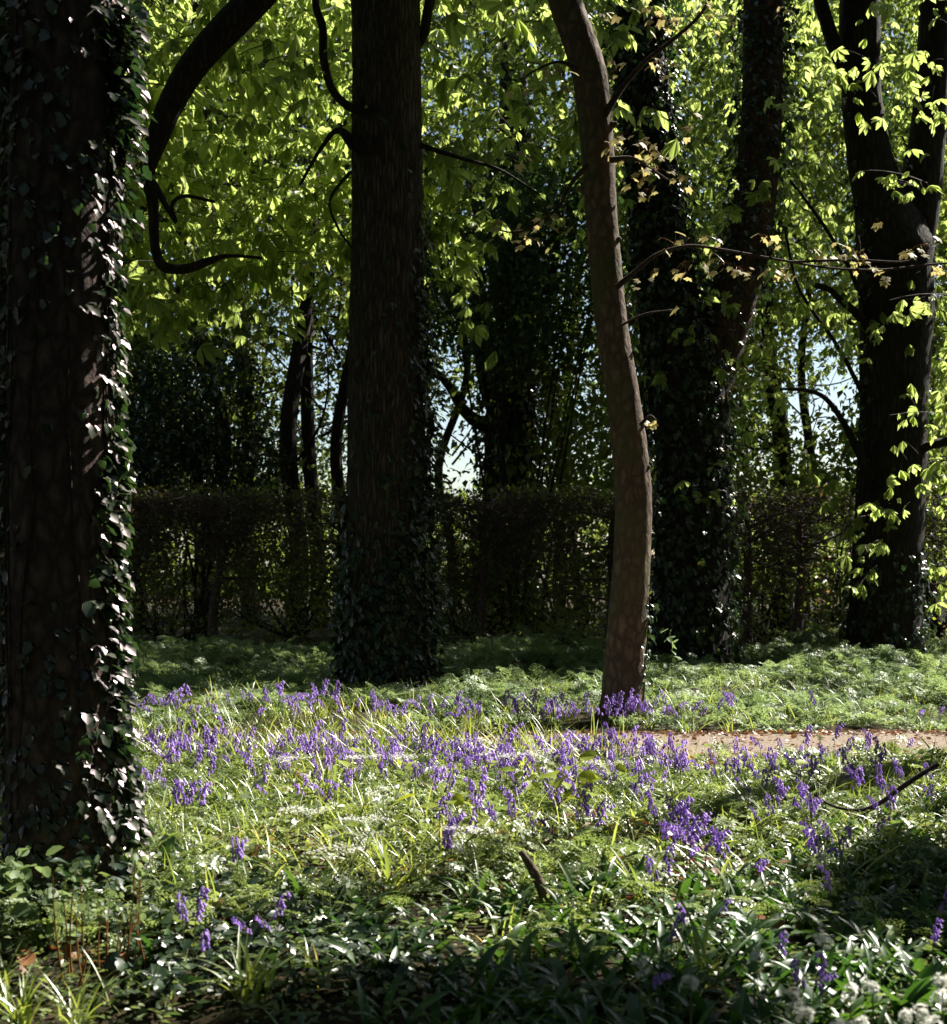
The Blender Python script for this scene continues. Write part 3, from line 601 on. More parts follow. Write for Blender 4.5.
for rt, O_ in BG:       # a few boughs in each far crown
    k = 12; z = U(3, 11, k); a = np.stack([np.full(k, O_[0]), np.full(k, O_[1]), z], -1); th = U(0, 6.28, k); Lb = U(1, 3.2, k)
    e = a+np.stack([np.cos(th)*Lb, np.sin(th)*Lb, U(.5, 2.6, k)], -1); mb = MB(); twigs(mb, a, (a+e)/2+N3(k, .5), e, U(.015, .035, k), 5, 8); mb.obj('boughs', M['bark4'], rt, False, O_)

# holly
def shrub(name, label, cen, rad_, n, size, m, group=None, cat='shrub', stems=14, tpl=RHOMB, thr=-.2):
    cen = np.array(cen, float); O_ = np.array([cen[0], cen[1], 0]); t = empty(name, O_, label=label, cat=cat, group=group)
    d = unit(N3(n)); r = U(0, 1, n)**.45; p = cen+d*r[:, None]*np.array(rad_); p = p[(noise(p, .5, 6) > thr) & (p[:, 2] > .05)]
    mb = MB(); small_leaves(mb, p, size, tpl, .8); mb.obj('foliage', M[m], t, False, O_)
    k = stems; a = np.repeat(O_[None], k, 0)+N3(k, .12)*[1, 1, 0]; e = cen+unit(N3(k))*np.array(rad_)*.8; e[:, 2] = np.maximum(e[:, 2], .5)
    mb = MB(); twigs(mb, a, (a+e)/2+N3(k, .15), e, U(.012, .035, k), 5, 7); mb.obj('stem', M['bark4'], t, False, O_); return t
shrub('holly_tree', 'near black holly mass rising over the left hedge behind the nearest tree', (P(195, 0, 22.3)[0], 22.3, 3.), (1.55, 1.0, 2.0), 13000, .1, 'holly', cat='tree', thr=-.3)
shrub('holly_tree', 'smaller dark holly above the hedge at the nearest tree\'s ivy edge', (P(120, 0, 23.5)[0], 23.5, 2.8), (1.0, .8, 2.), 8000, .1, 'holly', cat='tree', thr=-.7)
shrub('dark_yew', 'dark green crown filling the space between furrowed trunk and slender curved trunk', (P(520, 0, 22.5)[0], 23.5, 6.4), (1.9, 1.2, 2.3), 15000, .12, 'yew', cat='tree', thr=-.35)
for (a, D_, rx, rz, lab) in [(170, 23, 1.6, 1.3, 'green shrub behind the hedge beside the nearest trunk'), (290, 24, 1.7, 1.3, 'green shrub behind the left hedge below the three close trunks'), (470, 23.5, 1.5, 1.2, 'green shrub behind the hedge just right of the furrowed trunk'), (570, 23, 1.4, 1.3, 'green shrub seen through the hedge left of the slender trunk'),
                         (760, 23, 1.3, 1.4, 'pale green shrub seen through the open hedge between the forked trees'), (830, 24.5, 1.3, 1.5, 'pale green shrub behind the hedge close to the forked chestnut tree'), (940, 23.5, 1.5, 1.7, 'pale green shrub behind the hedge at the right edge')]:
    shrub('woodland_shrub', lab, (P(a, 0, D_)[0], D_, rz*.75), (rx, .9, rz), 5200, .1, 'wood_leaf', group='shrubs behind the hedge')

# --- hedge
O_ = np.array([0, 20, 0.]); hd = empty('hedge', O_, label='clipped bare twigged hedge trained on evenly spaced stems behind the clearing', cat='hedge')
for sp in [30, 120, 215, 350, 483, 612, 748, 800, 880, 990]:
    x0 = P(sp, 0, 20)[0]; zs = np.array([-.1, .4, 1, 1.5, 2.0]); L_ = Limb(np.stack([x0+rng.normal(0, .03, 5), 20+rng.normal(0, .03, 5), zs], -1), [.1, .075, .065, .055, .03], 4); mb = MB(); L_.add(mb, 10, lump=.06)
    k = 22; z = U(.7, 2.1, k); a = np.stack([np.full(k, x0), np.full(k, 20.), z], -1); e = a+np.stack([U(.3, 1.1, k)*np.sign(U(-1, 1, k)), rng.normal(0, .2, k), U(-.1, .5, k)], -1)
    e[:, 2] = np.minimum(e[:, 2], 2.2); twigs(mb, a, (a+e)/2+N3(k, .12), e, U(.01, .022, k), 5, 7); mb.obj('stem', M['htwig'], hd, False, O_)
n = 24000; a = np.stack([U(-7, 8.5, n), 20+rng.normal(0, .22, n), 2.22-np.abs(rng.normal(0, 1, n))*.75], -1); a = a[(a[:, 2] > .15) & (noise(a, .45, 5) > -.9)]
px, py = to_px(a); keep = U(0, 1, len(a)) < np.where(px > 720, .5, 1); a = a[keep]
e = a+N3(len(a))*[.17, .12, .15]+[0, 0, .04]; e[:, 2] = np.minimum(e[:, 2], 2.27+.05*noise(e, .5)+np.abs(rng.normal(0, .07, len(e)))); mb = MB(); twigs(mb, a, (a+e)/2+N3(len(a), .05), e, U(.0035, .008, len(a)), 3, 4); mb.obj('twigs', M['htwig'], hd, False, O_)
n = 66000; p = np.stack([U(-7, 8.5, n), 20+rng.normal(0, .3, n), U(.1, 2.36, n)], -1); px, py = to_px(p)
w = np.where(p[:, 2] > 2.15, .8, np.where(p[:, 2] > 1.5, .22, .5))*np.clip(.7+.5*noise(p, .45, 7), .1, 1)*np.where(px > 720, .5, 1); p = p[U(0, 1, n) < w]
mb = MB(); small_leaves(mb, p, .065, RHOMB, .8); mb.obj('leaves', M['hedge_leaf'], hd, False, O_)

# far treeline beyond everything
n = 26000; p = np.stack([U(-40, 40, n), U(48, 62, n), U(0, 1, n)**1.3*4.2], -1); p = p[noise(p, 3, 1) > -.5]; mb = MB(); small_leaves(mb, p, .55, RHOMB, .9)
tag(mb.obj('far_woodland', M['wood_leaf']), label='pale distant woodland edge glimpsed behind the trunks', kind='stuff')

# ------------------------------------------------------------------ ground plants (uncountable: stuff)
def scatter(n, x0, x1, y0, y1): 
    # roughly even in picture space: more, smaller plants in the distance is not wanted, so even on the ground
    x = U(x0, x1, n); y = U(y0, y1, n); k = np.abs(x) < .36*y+.9; return x[k], y[k]
PE = lambda x: 8.95+.8*np.clip((1.3-x)/2.2, 0, 1)
NOT_PATH = lambda y: (y < 8.85) | (y > 10.5)
# cow parsley drift beyond the path
def clump_ferns(x, y, hgt, size, k=4):
    m = len(x); mb = MB(); sb = MB()
    for j in range(k):
        th = U(0, 6.28, m); out = U(.02, .3, m); base = G(x, y); top = base+np.stack([np.cos(th)*out, np.sin(th)*out, hgt*U(.45, 1.1, m)], -1)
        dirn = np.stack([np.cos(th), np.sin(th), U(-.3, .9, m)], -1); idx = rng.integers(0, 3, m)
        for q_ in range(3):
            s = idx == q_; inst(mb, FERNS[q_], top[s], dirn[s], N3(s.sum(), .5)+[0, 0, 1.], (size[s] if np.ndim(size) else size)*U(.6, 1.25, s.sum()))
        twigs(mb, base, (base+top)/2+N3(m, .02), top, np.full(m, .0035), 3, 3)
    return mb
x, y = scatter(4200, -8, 9, 10.7, 19.6); k = np.hypot(x-FT.p[0][0], y-14.6) > .55; x, y = x[k], y[k]
k = ~((np.abs(x-1.1) < .36) & (y < 11.6)) & (noise(G(x, y), .6, 6) > -.75); x, y = x[k], y[k]
mb = clump_ferns(x, y, np.clip(.10+.10*noise(G(x, y), .8), .02, .42)*np.where((np.abs(x+.9) < .75) & (y < 14.6), .25, 1)*np.clip((y-10.2)/1.5, .35, 1), .145*U(.6, 1.3, len(x)), 8); tag(mb.obj('cow_parsley', M['parsley']), label='feathery pale green cow parsley leaves massed beyond the gravel path', kind='stuff')
# cow parsley and fern leaves inside the bluebell drift
x, y = scatter(3600, -4, 5, 4.6, 8.7); px, py = to_px(G(x, y)); k = (noise(G(x, y), .8, 3) > -.5) & (U(0, 1, len(x)) < np.where(py > YB(px), .25, 1)); x, y = x[k], y[k]
mb = clump_ferns(x, y, np.full(len(x), .09)*U(.5, 1.6, len(x)), .11, 3); M['parsley_lit'] = leafmat('sunlit_ferny_leaf', (.10, .16, .045), (.27, .34, .12), (1.7, 1.6, 1.2), .45, .05, .45)  # paler parsley copy, the clearing's sunlight put into its colour
tag(mb.obj('cow_parsley', M['parsley_lit']), label='low ferny leaves scattered among the near bluebells', kind='stuff')
# grass and bluebell leaves
def tufts(nt, per, x0, x1, y0, y1, L, W, sel, lean=(.1, .7), bend=(.3, 1.4), spr=.05, fold=.3):
    x, y = scatter(nt, x0, x1, y0, y1); px, py = to_px(G(x, y)); k = sel(px, py, x, y); x, y = x[k], y[k]; m = len(x)
    x = np.repeat(x, per)+rng.normal(0, spr, m*per); y = np.repeat(y, per)+rng.normal(0, spr, m*per); N_ = m*per
    hs = np.repeat(U(.6, 1.15, m), per)
    mb = MB(); blades(mb, G(x, y), U(0, 6.28, N_), hs*L*U(.55, 1.15, N_), W*U(.5, 1.2, N_), U(*lean, N_), U(*bend, N_), fold=fold, twist=.5); return mb
sunny = lambda px, py, x, y: NOT_PATH(y) & (U(0, 1, len(x)) < np.clip(.75+.35*noise(G(x, y), .6), .15, 1)*np.where(px < 420, np.clip((955-py)/80, .12, 1), np.clip((900-py)/60, .06, 1)))
mb = tufts(3300, 9, -5, 6, 4.1, 8.85, .24, .009, lambda px, py, x, y: sunny(px, py, x, y) & ~((x > 1.9) & (y > 8.1)))
mb2_ = tufts(900, 7, -6, 7, 10.5, 14, .26, .012, lambda px, py, x, y: (np.abs(x-1.2) > .5) & (px < 620) | (U(0, 1, len(x)) < .3)); mb.v += mb2_.v; mb.f += [f+mb.n for f in mb2_.f]; mb.n += mb2_.n
mb3_ = tufts(1300, 9, -6, 1.5, 8.2, 9.9, .38, .012, lambda px, py, x, y: (y < PE(x)-.1) & (x < .9)); mb.v += mb3_.v; mb.f += [f+mb.n for f in mb3_.f]; mb.n += mb3_.n
tag(mb.obj('grass', M['grass']), label='arching grass and bluebell leaves covering the sunlit clearing', kind='stuff')
mb = tufts(330, 6, 1.5, 6, 8.0, 8.95, .08, .006, lambda px, py, x, y: y > 0); mb.v.append(np.zeros((0, 3)))
tag(mb.obj('verge_grass', M['grass']), label='short grass along the near edge of the path', kind='stuff')
# broader strap leaves
mb = tufts(620, 6, -5, 6, 4.2, 8.7, .3, .02, lambda px, py, x, y: (U(0, 1, len(x)) < .6) & (py < 900), lean=(.3, .9), bend=(.5, 1.5))
tag(mb.obj('strap_leaves', M['grass']), label='broad strap shaped bluebell leaves flopping between the grass', kind='stuff')
# low broad herb leaves everywhere as a carpet
n = 72000; x, y = scatter(n, -5, 6, 3.7, 8.8); p = G(x, y, 0); px, py = to_px(p); k = U(0, 1, len(x)) < np.where(px < 520, .95, .8)*np.clip(.85+.3*noise(p, .35), .4, 1); p = p[k]; p[:, 2] += np.abs(rng.normal(0, .05, len(p)))+.015
th = U(0, 6.28, len(p)); Y = np.stack([np.cos(th), np.sin(th), U(-.3, .5, len(p))], -1)
near = np.clip((p[:, 1]-3.5)/3, .55, 1); kk = U(0, 1, len(p)); mb = MB(); szz = near*.04*U(.4, 1.4, len(p)); Zr = N3(len(p), .55)+[0, 0, 1.]
for tp, lo, hi, f_ in ((OVAL, 0, .3, .85), (LEAFLET, .3, .7, 1.7), (RHOMB, .7, .85, 1.3), (IVY, .85, 1, .9)):
    w_ = (kk >= lo) & (kk < hi); inst(mb, tp, p[w_], Y[w_], Zr[w_], szz[w_]*f_)
inst(mb, RHOMB, np.zeros((1, 3))+[0, 5, -.1], np.array([[0, 1., 0]]), np.array([[0, 0, 1.]]), .01*np.ones(1)); tag(mb.obj('herb_carpet', M['herb']), label='carpet of small glossy herb leaves on the woodland floor', kind='stuff')
# wild garlic leaves, shaded foreground
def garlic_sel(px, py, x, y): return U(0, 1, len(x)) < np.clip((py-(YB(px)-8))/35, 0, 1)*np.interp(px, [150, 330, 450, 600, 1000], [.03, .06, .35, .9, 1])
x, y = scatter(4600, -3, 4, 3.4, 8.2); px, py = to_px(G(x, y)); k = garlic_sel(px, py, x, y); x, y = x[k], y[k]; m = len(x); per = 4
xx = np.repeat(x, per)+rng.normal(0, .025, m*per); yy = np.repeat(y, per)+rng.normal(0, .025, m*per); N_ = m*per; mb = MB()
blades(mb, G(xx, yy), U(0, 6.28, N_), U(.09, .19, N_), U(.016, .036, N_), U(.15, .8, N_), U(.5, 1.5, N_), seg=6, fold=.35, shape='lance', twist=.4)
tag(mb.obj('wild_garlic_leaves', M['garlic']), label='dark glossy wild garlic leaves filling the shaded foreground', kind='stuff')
# dead leaves
n = 2600; x, y = scatter(n, -4, 4, 4, 8.6); p = G(x, y, .03); k = noise(p, .5, 11) > .7; c0 = ground_at(505, 835); c1 = ground_at(550, 850)
ex = np.vstack([np.concatenate([c, [.05]])+N3(110, 1)*[.3, .25, .02] for c in (c0, c1, ground_at(190, 905), ground_at(620, 880))]); p = np.vstack([p[k], ex])
mb = MB(); inst(mb, OVAL, p, N3(len(p))*[1, 1, .4], N3(len(p), .4)+[0, 0, 1], .06*U(.6, 1.3, len(p))); tag(mb.obj('leaf_litter', M['litter']), label='curled orange brown dead leaves between the plants', kind='stuff')

# ------------------------------------------------------------------ bluebells
def bluebell_meshes(seed, h, nb, nod):
    global rng
    a = 0.; pts = []; L = np.linspace(0, 1, 9)
    ang = np.where(L < .6, .08, .08+(L-.6)/.4*nod); ds = h/8
    x = np.concatenate([[0], np.cumsum(np.sin(ang[1:])*ds)]); z = np.concatenate([[0], np.cumsum(np.cos(ang[1:])*ds)])
    pts = np.stack([x, np.zeros(9), z], -1); st = MB(); Limb(pts, np.linspace(.0035, .0016, 9), 2).add(st, 5)
    fl = MB(); lf = Limb(pts, np.ones(9)*.001, 3)
    for i in range(nb):
        s = .66+.34*i/(nb-1); p, _, _, _, _ = lf.at(np.array([s])); p = p[0]; th = rng.uniform(-2.6, 2.6)
        o = np.array([math.cos(th)*.017, math.sin(th)*.017, -.004]); c = p+o; ax = unit(np.array([math.cos(th)*.35+.25, math.sin(th)*.35, -1.]))
        Lb = .024*(1-.25*i/nb)*rng.uniform(.85, 1.15); k = np.arange(6)/6*2*np.pi; e1 = unit(np.cross(ax, [0, 1, .2])); e2 = np.cross(ax, e1)
        rings = []
        for t_, r_ in ((0, .002), (.12, .0052), (.7, .006), (1., .0105)):
            rings.append(c+ax*Lb*t_+(np.cos(k)[:, None]*e1+np.sin(k)[:, None]*e2)*r_)
        rings = np.array(rings); f = []
        for a_ in range(3):
            for b_ in range(6): f.append([a_*6+b_, a_*6+(b_+1) % 6, a_*6+6+(b_+1) % 6, a_*6+6+b_])
        fl.add(rings.reshape(-1, 3), np.array(f)); twigs(fl, p[None], (p+c)[None]/2, c[None], [.0009], 3, 2)
    return st.mesh('stem', M['stemgreen']), fl.mesh('flower_head', M['blue'], True)
BB = [bluebell_meshes(i, h, nb, nod) for i, (h, nb, nod) in enumerate([(.40, 17, .5), (.36, 16, .8), (.42, 19, .3), (.33, 13, 1.3), (.38, 16, .6), (.30, 12, .9)])]
# picture clusters -> ground positions (cx, cy of flower heads, count, spread px)
CL = [(165, 722, 16, 22, 9), (205, 712, 8, 18, 8), (290, 722, 14, 24, 10), (320, 712, 8, 16, 8), (245, 735, 8, 20, 8), (150, 760, 6, 8, 6), (185, 790, 6, 14, 8), (235, 855, 4, 8, 4), (190, 908, 5, 12, 6), (260, 890, 5, 20, 6), (355, 745, 8, 14, 8),
      (400, 735, 10, 20, 12), (430, 760, 10, 18, 10), (470, 710, 12, 12, 8), (448, 818, 8, 10, 8), (510, 718, 6, 10, 6), (565, 735, 10, 18, 10), (560, 770, 8, 12, 8), (515, 765, 8, 14, 6), (615, 728, 14, 18, 8), (650, 720, 10, 16, 8),
      (625, 758, 12, 18, 8), (680, 800, 14, 22, 10), (690, 822, 8, 16, 8), (650, 855, 4, 14, 8), (740, 755, 8, 16, 6), (790, 738, 9, 26, 6), (800, 780, 10, 20, 12), (868, 760, 8, 16, 8), (830, 820, 7, 14, 6), (770, 770, 6, 14, 8), (720, 740, 6, 16, 6),
      (880, 795, 3, 10, 6), (835, 858, 2, 6, 3), (815, 945, 6, 12, 5), (778, 915, 2, 5, 4), (645, 945, 1, 3, 2), (680, 890, 2, 3, 2), (672, 905, 2, 4, 2), (933, 870, 2, 4, 3), (932, 905, 1, 3, 2), (300, 760, 5, 20, 10), (340, 780, 5, 20, 10), (480, 800, 5, 20, 10), (590, 800, 5, 20, 10), (730, 830, 4, 20, 10), (75, 985, 2, 8, 4), (215, 735, 4, 14, 5), (505, 745, 6, 22, 10), (540, 805, 5, 25, 10)]
cnt = 0; far_st = MB(); far_fl = MB(); UP = .33
zones = lambda px, D: ('blue violet bluebell nodding in the shaded wild garlic foreground' if py_ > YB(px)+6 and px > 520 else 'bluebell of the sunlit drift left of the furrowed trunk' if px < 330 else 'bluebell of the sunlit drift between furrowed and slender trunks' if px < 590 else 'bluebell of the sunlit drift in front of the path, right half')
def put_bb(px, py, kf):
    if px > 840 and 735 < py < 752: return
    global cnt, py_
    z = .23; D = (CH-z)*F/(py-HY)
    if 8.8 < D < 10.5: D = rng.choice([rng.uniform(8.1, 8.8), rng.uniform(10.5, 11.1)]) if py < 728 else rng.uniform(7.9, 8.75)
    x = (px-CX)/F*D; g = G([x], [D])[0]; py_ = to_px(g)[1]; s = rng.uniform(.5, .82)*(1 if py < 850 else .8); rz = rng.uniform(0, 6.28); ms, mf = BB[rng.integers(0, len(BB))]
    if kf and cnt < 295:
        r = bpy.data.objects.new('bluebell', None); r.empty_display_size = .1; col.objects.link(r); r.location = g; r.rotation_euler = (rng.normal(0, .06), rng.normal(0, .06), rz); r.scale = (s, s, s)
        lab = zones(px, D); tag(r, lab, 'bluebell', lab+' group')
        r['group'] = 'bluebells, '+lab.split('bluebell ')[1]
        for nm, me in (('stem', ms), ('flower_head', mf)):
            o = bpy.data.objects.new(nm, me); col.objects.link(o); o.parent = r
        cnt += 1
    else:
        c_, s_ = math.cos(rz)*s, math.sin(rz)*s
        for me, mb in ((ms, far_st), (mf, far_fl)):
            v = np.empty(len(me.vertices)*3); me.vertices.foreach_get('co', v); v = v.reshape(-1, 3); v = np.stack([v[:, 0]*c_-v[:, 1]*s_, v[:, 0]*s_+v[:, 1]*c_, v[:, 2]*s], -1)+g
            li = np.empty(len(me.loops), np.int32); me.loops.foreach_get('vertex_index', li); lt = np.empty(len(me.polygons), np.int32); me.polygons.foreach_get('loop_total', lt)
            q4 = []; i0 = 0; mb_f = {}
            st_ = np.concatenate([[0], np.cumsum(lt)[:-1]])
            fs = [np.array([li[a:a+l] for a, l in zip(st_[lt == l_], lt[lt == l_])]) for l_ in np.unique(lt) for l in [l_]]
            mb.add(v, fs)
spots = []
for (cx, cy, k, sx, sy) in CL:
    k = int(k*.95+.6) if cy < 850 else max(1, int(k*.6))
    for _ in range(k): spots.append((cx+rng.normal(0, sx*.8), cy+abs(rng.normal(0, sy*1.7))-5))
spots = [s for s in spots if s[1] < 1015]
spots.sort(key=lambda s: -s[1])
for i, s in enumerate(spots): put_bb(s[0], s[1], True)
for _ in range(150): put_bb(rng.uniform(140, 940), rng.uniform(692, 760)+abs(rng.normal(0, 18)), False)
for _ in range(44):
    cx, cy = rng.uniform(140, 680), rng.uniform(702, 748)
    for _ in range(rng.integers(3, 10)): put_bb(cx+rng.normal(0, 11), cy+rng.normal(0, 5), False)
tag(far_fl.obj('bluebell_drift', M['blue'], smooth=True), label='distant violet haze of small bluebell heads along the path and below the trees', kind='stuff')
tag(far_st.obj('bluebell_stems', M['stemgreen']), label='thin green stalks under the distant bluebell heads', kind='stuff')

# ------------------------------------------------------------------ wild garlic in flower
def garlic_flower():
    st = MB(); Limb([[0, 0, 0], [.004, 0, .1], [.0, .003, .2], [.004, 0, .27]], [.0035, .003, .0028, .0022], 4).add(st, 5)
    fl = MB(); c = np.array([.004, 0, .27])
    for i in range(22):
        d = unit(N3(1)[0]+[0, 0, .75]); e = c+d*rng.uniform(.014, .034); twigs(fl, c[None], (c+e)[None]/2, e[None], [.0011], 3, 2)
        k = np.arange(6)/6*6.283+rng.uniform(0, 1); e1 = unit(np.cross(d, [.3, .5, .1])); e2 = np.cross(d, e1)
        Yv = np.cos(k)[:, None]*e1+np.sin(k)[:, None]*e2+d*rng.uniform(.1, .9); inst(fl, (RHOMB[0]*[.62, 1, 1], RHOMB[1]), np.repeat(e[None], 6, 0), Yv, np.repeat(d[None], 6, 0), np.array([.0135]))
    return st.mesh('stem', M['stemgreen']), fl.mesh('flower_head', M['umbel'])
def garlic_leafset():
    mb = MB(); k = 4; blades(mb, np.zeros((k, 3)), U(0, 6.28, k), U(.16, .24, k), U(.035, .055, k), U(.2, .7, k), U(.5, 1.2, k), seg=8, fold=.3, shape='lance', twist=.3); return mb.mesh('leaves', M['garlic'])
GF = [garlic_flower() for _ in range(3)]; GL = [garlic_leafset() for _ in range(3)]
for i, (a, b, lab) in enumerate([(908, 985, 'full white wild garlic head, largest of the bright pair by the lower right corner'), (925, 1000, 'bright white wild garlic head just under the largest one in the lower right corner'), (943, 968, 'white wild garlic head cut by the right edge'), (942, 982, 'lower of two white garlic heads touching the right edge'),
                             (850, 968, 'grey white wild garlic head in shade right of the violet bluebell clump'), (872, 970, 'shaded wild garlic head, second right of the violet bluebell clump'), (862, 995, 'small dim wild garlic head below the shaded pair'), (792, 990, 'dim wild garlic head left of the bluebell clump foot'), (803, 998, 'dim wild garlic head low between dark leaves'),
                             (788, 1008, 'faint wild garlic head near the bottom edge'), (835, 1018, 'pale wild garlic head on the bottom edge, left of two'), (850, 1020, 'pale wild garlic head on the bottom edge, right of two'), (822, 930, 'tiny white garlic head behind the bluebell clump'), (640, 958, 'lone dim garlic head among the central dark leaves'), (755, 935, 'white garlic flower glinting beside the strap leaf tuft'),
                             (933, 1012, 'white garlic head above the broad lit leaves in the corner'), (915, 1008, 'small white garlic head touching the lit corner leaves'), (690, 985, 'dim garlic head below the strap leaf tuft')]):
    z = .25; D = (CH-z)*F/(b-HY); r = empty('wild_garlic', G([(a-CX)/F*D], [D])[0], label=lab, cat='wild garlic', group='wild garlic in flower'); r.rotation_euler[2] = U(0, 6.28); ms, mf = GF[i % 3]
    s_ = U(.72, .92); r.scale = (s_, s_, s_)
    for nm, me in (('stem', ms), ('flower_head', mf), ('leaves', GL[i % 3])):
        o = bpy.data.objects.new(nm, me); col.objects.link(o); o.parent = r

# ------------------------------------------------------------------ single plants
def tuft_plant(px, py, k, L, W, lab, lean=(.15, .7), bend=(.3, 1.1), m='grass', shape='grass', spr=.02, nm='leafy_tuft'):
    x, y = ground_at(px, py); g = G([x], [y])[0]; mb = MB(); b = np.repeat(g[None], k, 0)+N3(k, spr)*[1, 1, 0]
    blades(mb, b, U(0, 6.28, k), L*.82*U(.7, 1.1, k), W*U(.8, 1.2, k), U(*lean, k), U(*bend, k), seg=9, fold=.35, shape=shape, twist=.3)
    o = mb.obj(nm, M[m], None, True, g); tag(o, lab, 'plant')
tuft_plant(705, 985, 11, .42, .017, 'tuft of long yellow green strap leaves catching sun in the dark garlic patch')
tuft_plant(640, 915, 9, .3, .02, 'strap leaf tuft on the shade line right of the broken stick')
tuft_plant(390, 900, 12, .34, .02, 'green strap leaf tuft at the shade edge left of the broken stick')
tuft_plant(250, 1010, 26, .3, .014, 'dark grass tuft at the bottom edge right of the nearest trunk')
tuft_plant(20, 1020, 30, .26, .013, 'bright green grass tuft in the lower left corner')
tuft_plant(75, 1022, 24, .24, .013, 'bright green grass tuft on the bottom edge below the bronze stalks')
tuft_plant(-5, 1000, 24, .24, .013, 'grass tuft cut by the left edge above the corner tuft')
tuft_plant(905, 1015, 7, .24, .055, 'wide lit garlic leaves below the white heads in the lower right corner', m='garlic', shape='lance')
tuft_plant(945, 1022, 6, .24, .06, 'wide bright leaf fan at the very lower right corner', m='garlic', shape='lance')
tuft_plant(755, 815, 18, .34, .02, 'sunlit strap leaf tuft in front of the fallen branch', lean=(.3, .9))
tuft_plant(330, 815, 18, .34, .02, 'tall sunlit strap leaf tuft among ferny leaves', lean=(.1, .6))
# yellow-green seedlings
def seedling(px, py, k, sz, lab, h=.22):
    x, y = ground_at(px, py); g = G([x], [y])[0]; mb = MB(); th = U(0, 6.28, k); r_ = U(.02, .16, k); p = g+np.stack([np.cos(th)*r_, np.sin(th)*r_, h*U(.6, 1.1, k)], -1)
    t = empty('broad_leaved_seedling', g, label=lab, cat='plant', group='yellow green seedlings')
    inst(mb, OVAL, p, np.stack([np.cos(th), np.sin(th), U(-.5, .2, k)], -1), N3(k, .35)+[0, -.35, 1.], sz*U(.7, 1.2, k)); mb.obj('leaves', M['seedling'], t, True, g)
    mb = MB(); twigs(mb, np.repeat(g[None], k, 0), (g+p)/2+[0, 0, .03], p, np.full(k, .002)); mb.obj('stem', M['stemgreen'], t, False, g)
for a in [(545, 815, 9, .1, 'yellow green seedling left of the pair before the slender tree'), (568, 822, 8, .1, 'largest lemon green seedling among bluebells before the slender tree'), (600, 830, 8, .09, 'low yellow seedling right of the largest seedling'), (335, 800, 4, .1, 'pale seedling with flat leaves left of centre'),
          (445, 855, 6, .08, 'yellow seedling beside the dead leaf patch'), (400, 800, 5, .09, 'flat pale green seedling below the centre bluebells'), (337, 880, 4, .07, 'small yellow seedling in the left of the clearing'), (500, 800, 6, .09, 'pale seedling between bluebell heads at centre'), (605, 800, 5, .1, 'upright yellow green seedling below the slender trunk'), (775, 800, 4, .08, 'pale yellow leafed seedling in front of the path')]: seedling(*a)
# cow parsley umbel plates: flat lacy pale heads, two of them standing in for sunlit leaf surfaces
def umbel(px, py, lab, s=1.):
    z = .3; D = (CH-z)*F/(py-HY); D = min(D, 8.8); g = G([(px-CX)/F*D], [D])[0]; t = empty('lacy_umbel_plant', g, label=lab, cat='plant', group='pale lacy umbels in the clearing')
    c = g+[0, 0, z*.6]; k = 12; th = U(0, 6.28, k); r_ = U(.02, .09, k)*s; e = g+np.stack([np.cos(th)*r_, np.sin(th)*r_, z+U(-.01, .01, k)], -1); mb = MB(); twigs(mb, g[None], c[None]-[0, 0, .05], c[None], [.003]); twigs(mb, np.repeat(c[None], k, 0), (c+e)/2, e, np.full(k, .0012)); mb.obj('stem', M['stemgreen'], t, False, g)
    q_ = np.repeat(e, 16, 0)+N3(k*16, 1)*[.014, .014, .004]; mb = MB(); inst(mb, RHOMB, q_, N3(len(q_))*[1, 1, .2], N3(len(q_), .2)+[0, 0, 1], .011*U(.6, 1.2, len(q_))); mb.obj('flower_head', M['umbel'], t, False, g)
for i, (a, b, w) in enumerate([(500, 757, 'in place of sunlit leaves above the centre seedlings'), (540, 752, 'left of the yellow seedlings'), (605, 762, 'in place of sunlit leaves below the slender trunk'), (385, 805, 'left of the dead leaf patch'), (360, 772, 'in front of the furrowed trunk'), (365, 830, 'low in the brightest patch'), (305, 822, 'beside the tall left strap leaf tuft'), (470, 838, 'over the dead leaves'), (350, 845, 'in the pale left centre'), (330, 862, 'nearest the shade on the left'), (410, 770, 'just right of the furrowed trunk foot'), (290, 770, 'under the left bluebell drift')]): umbel(a, b, 'pale lacy umbel '+w, 1.1)
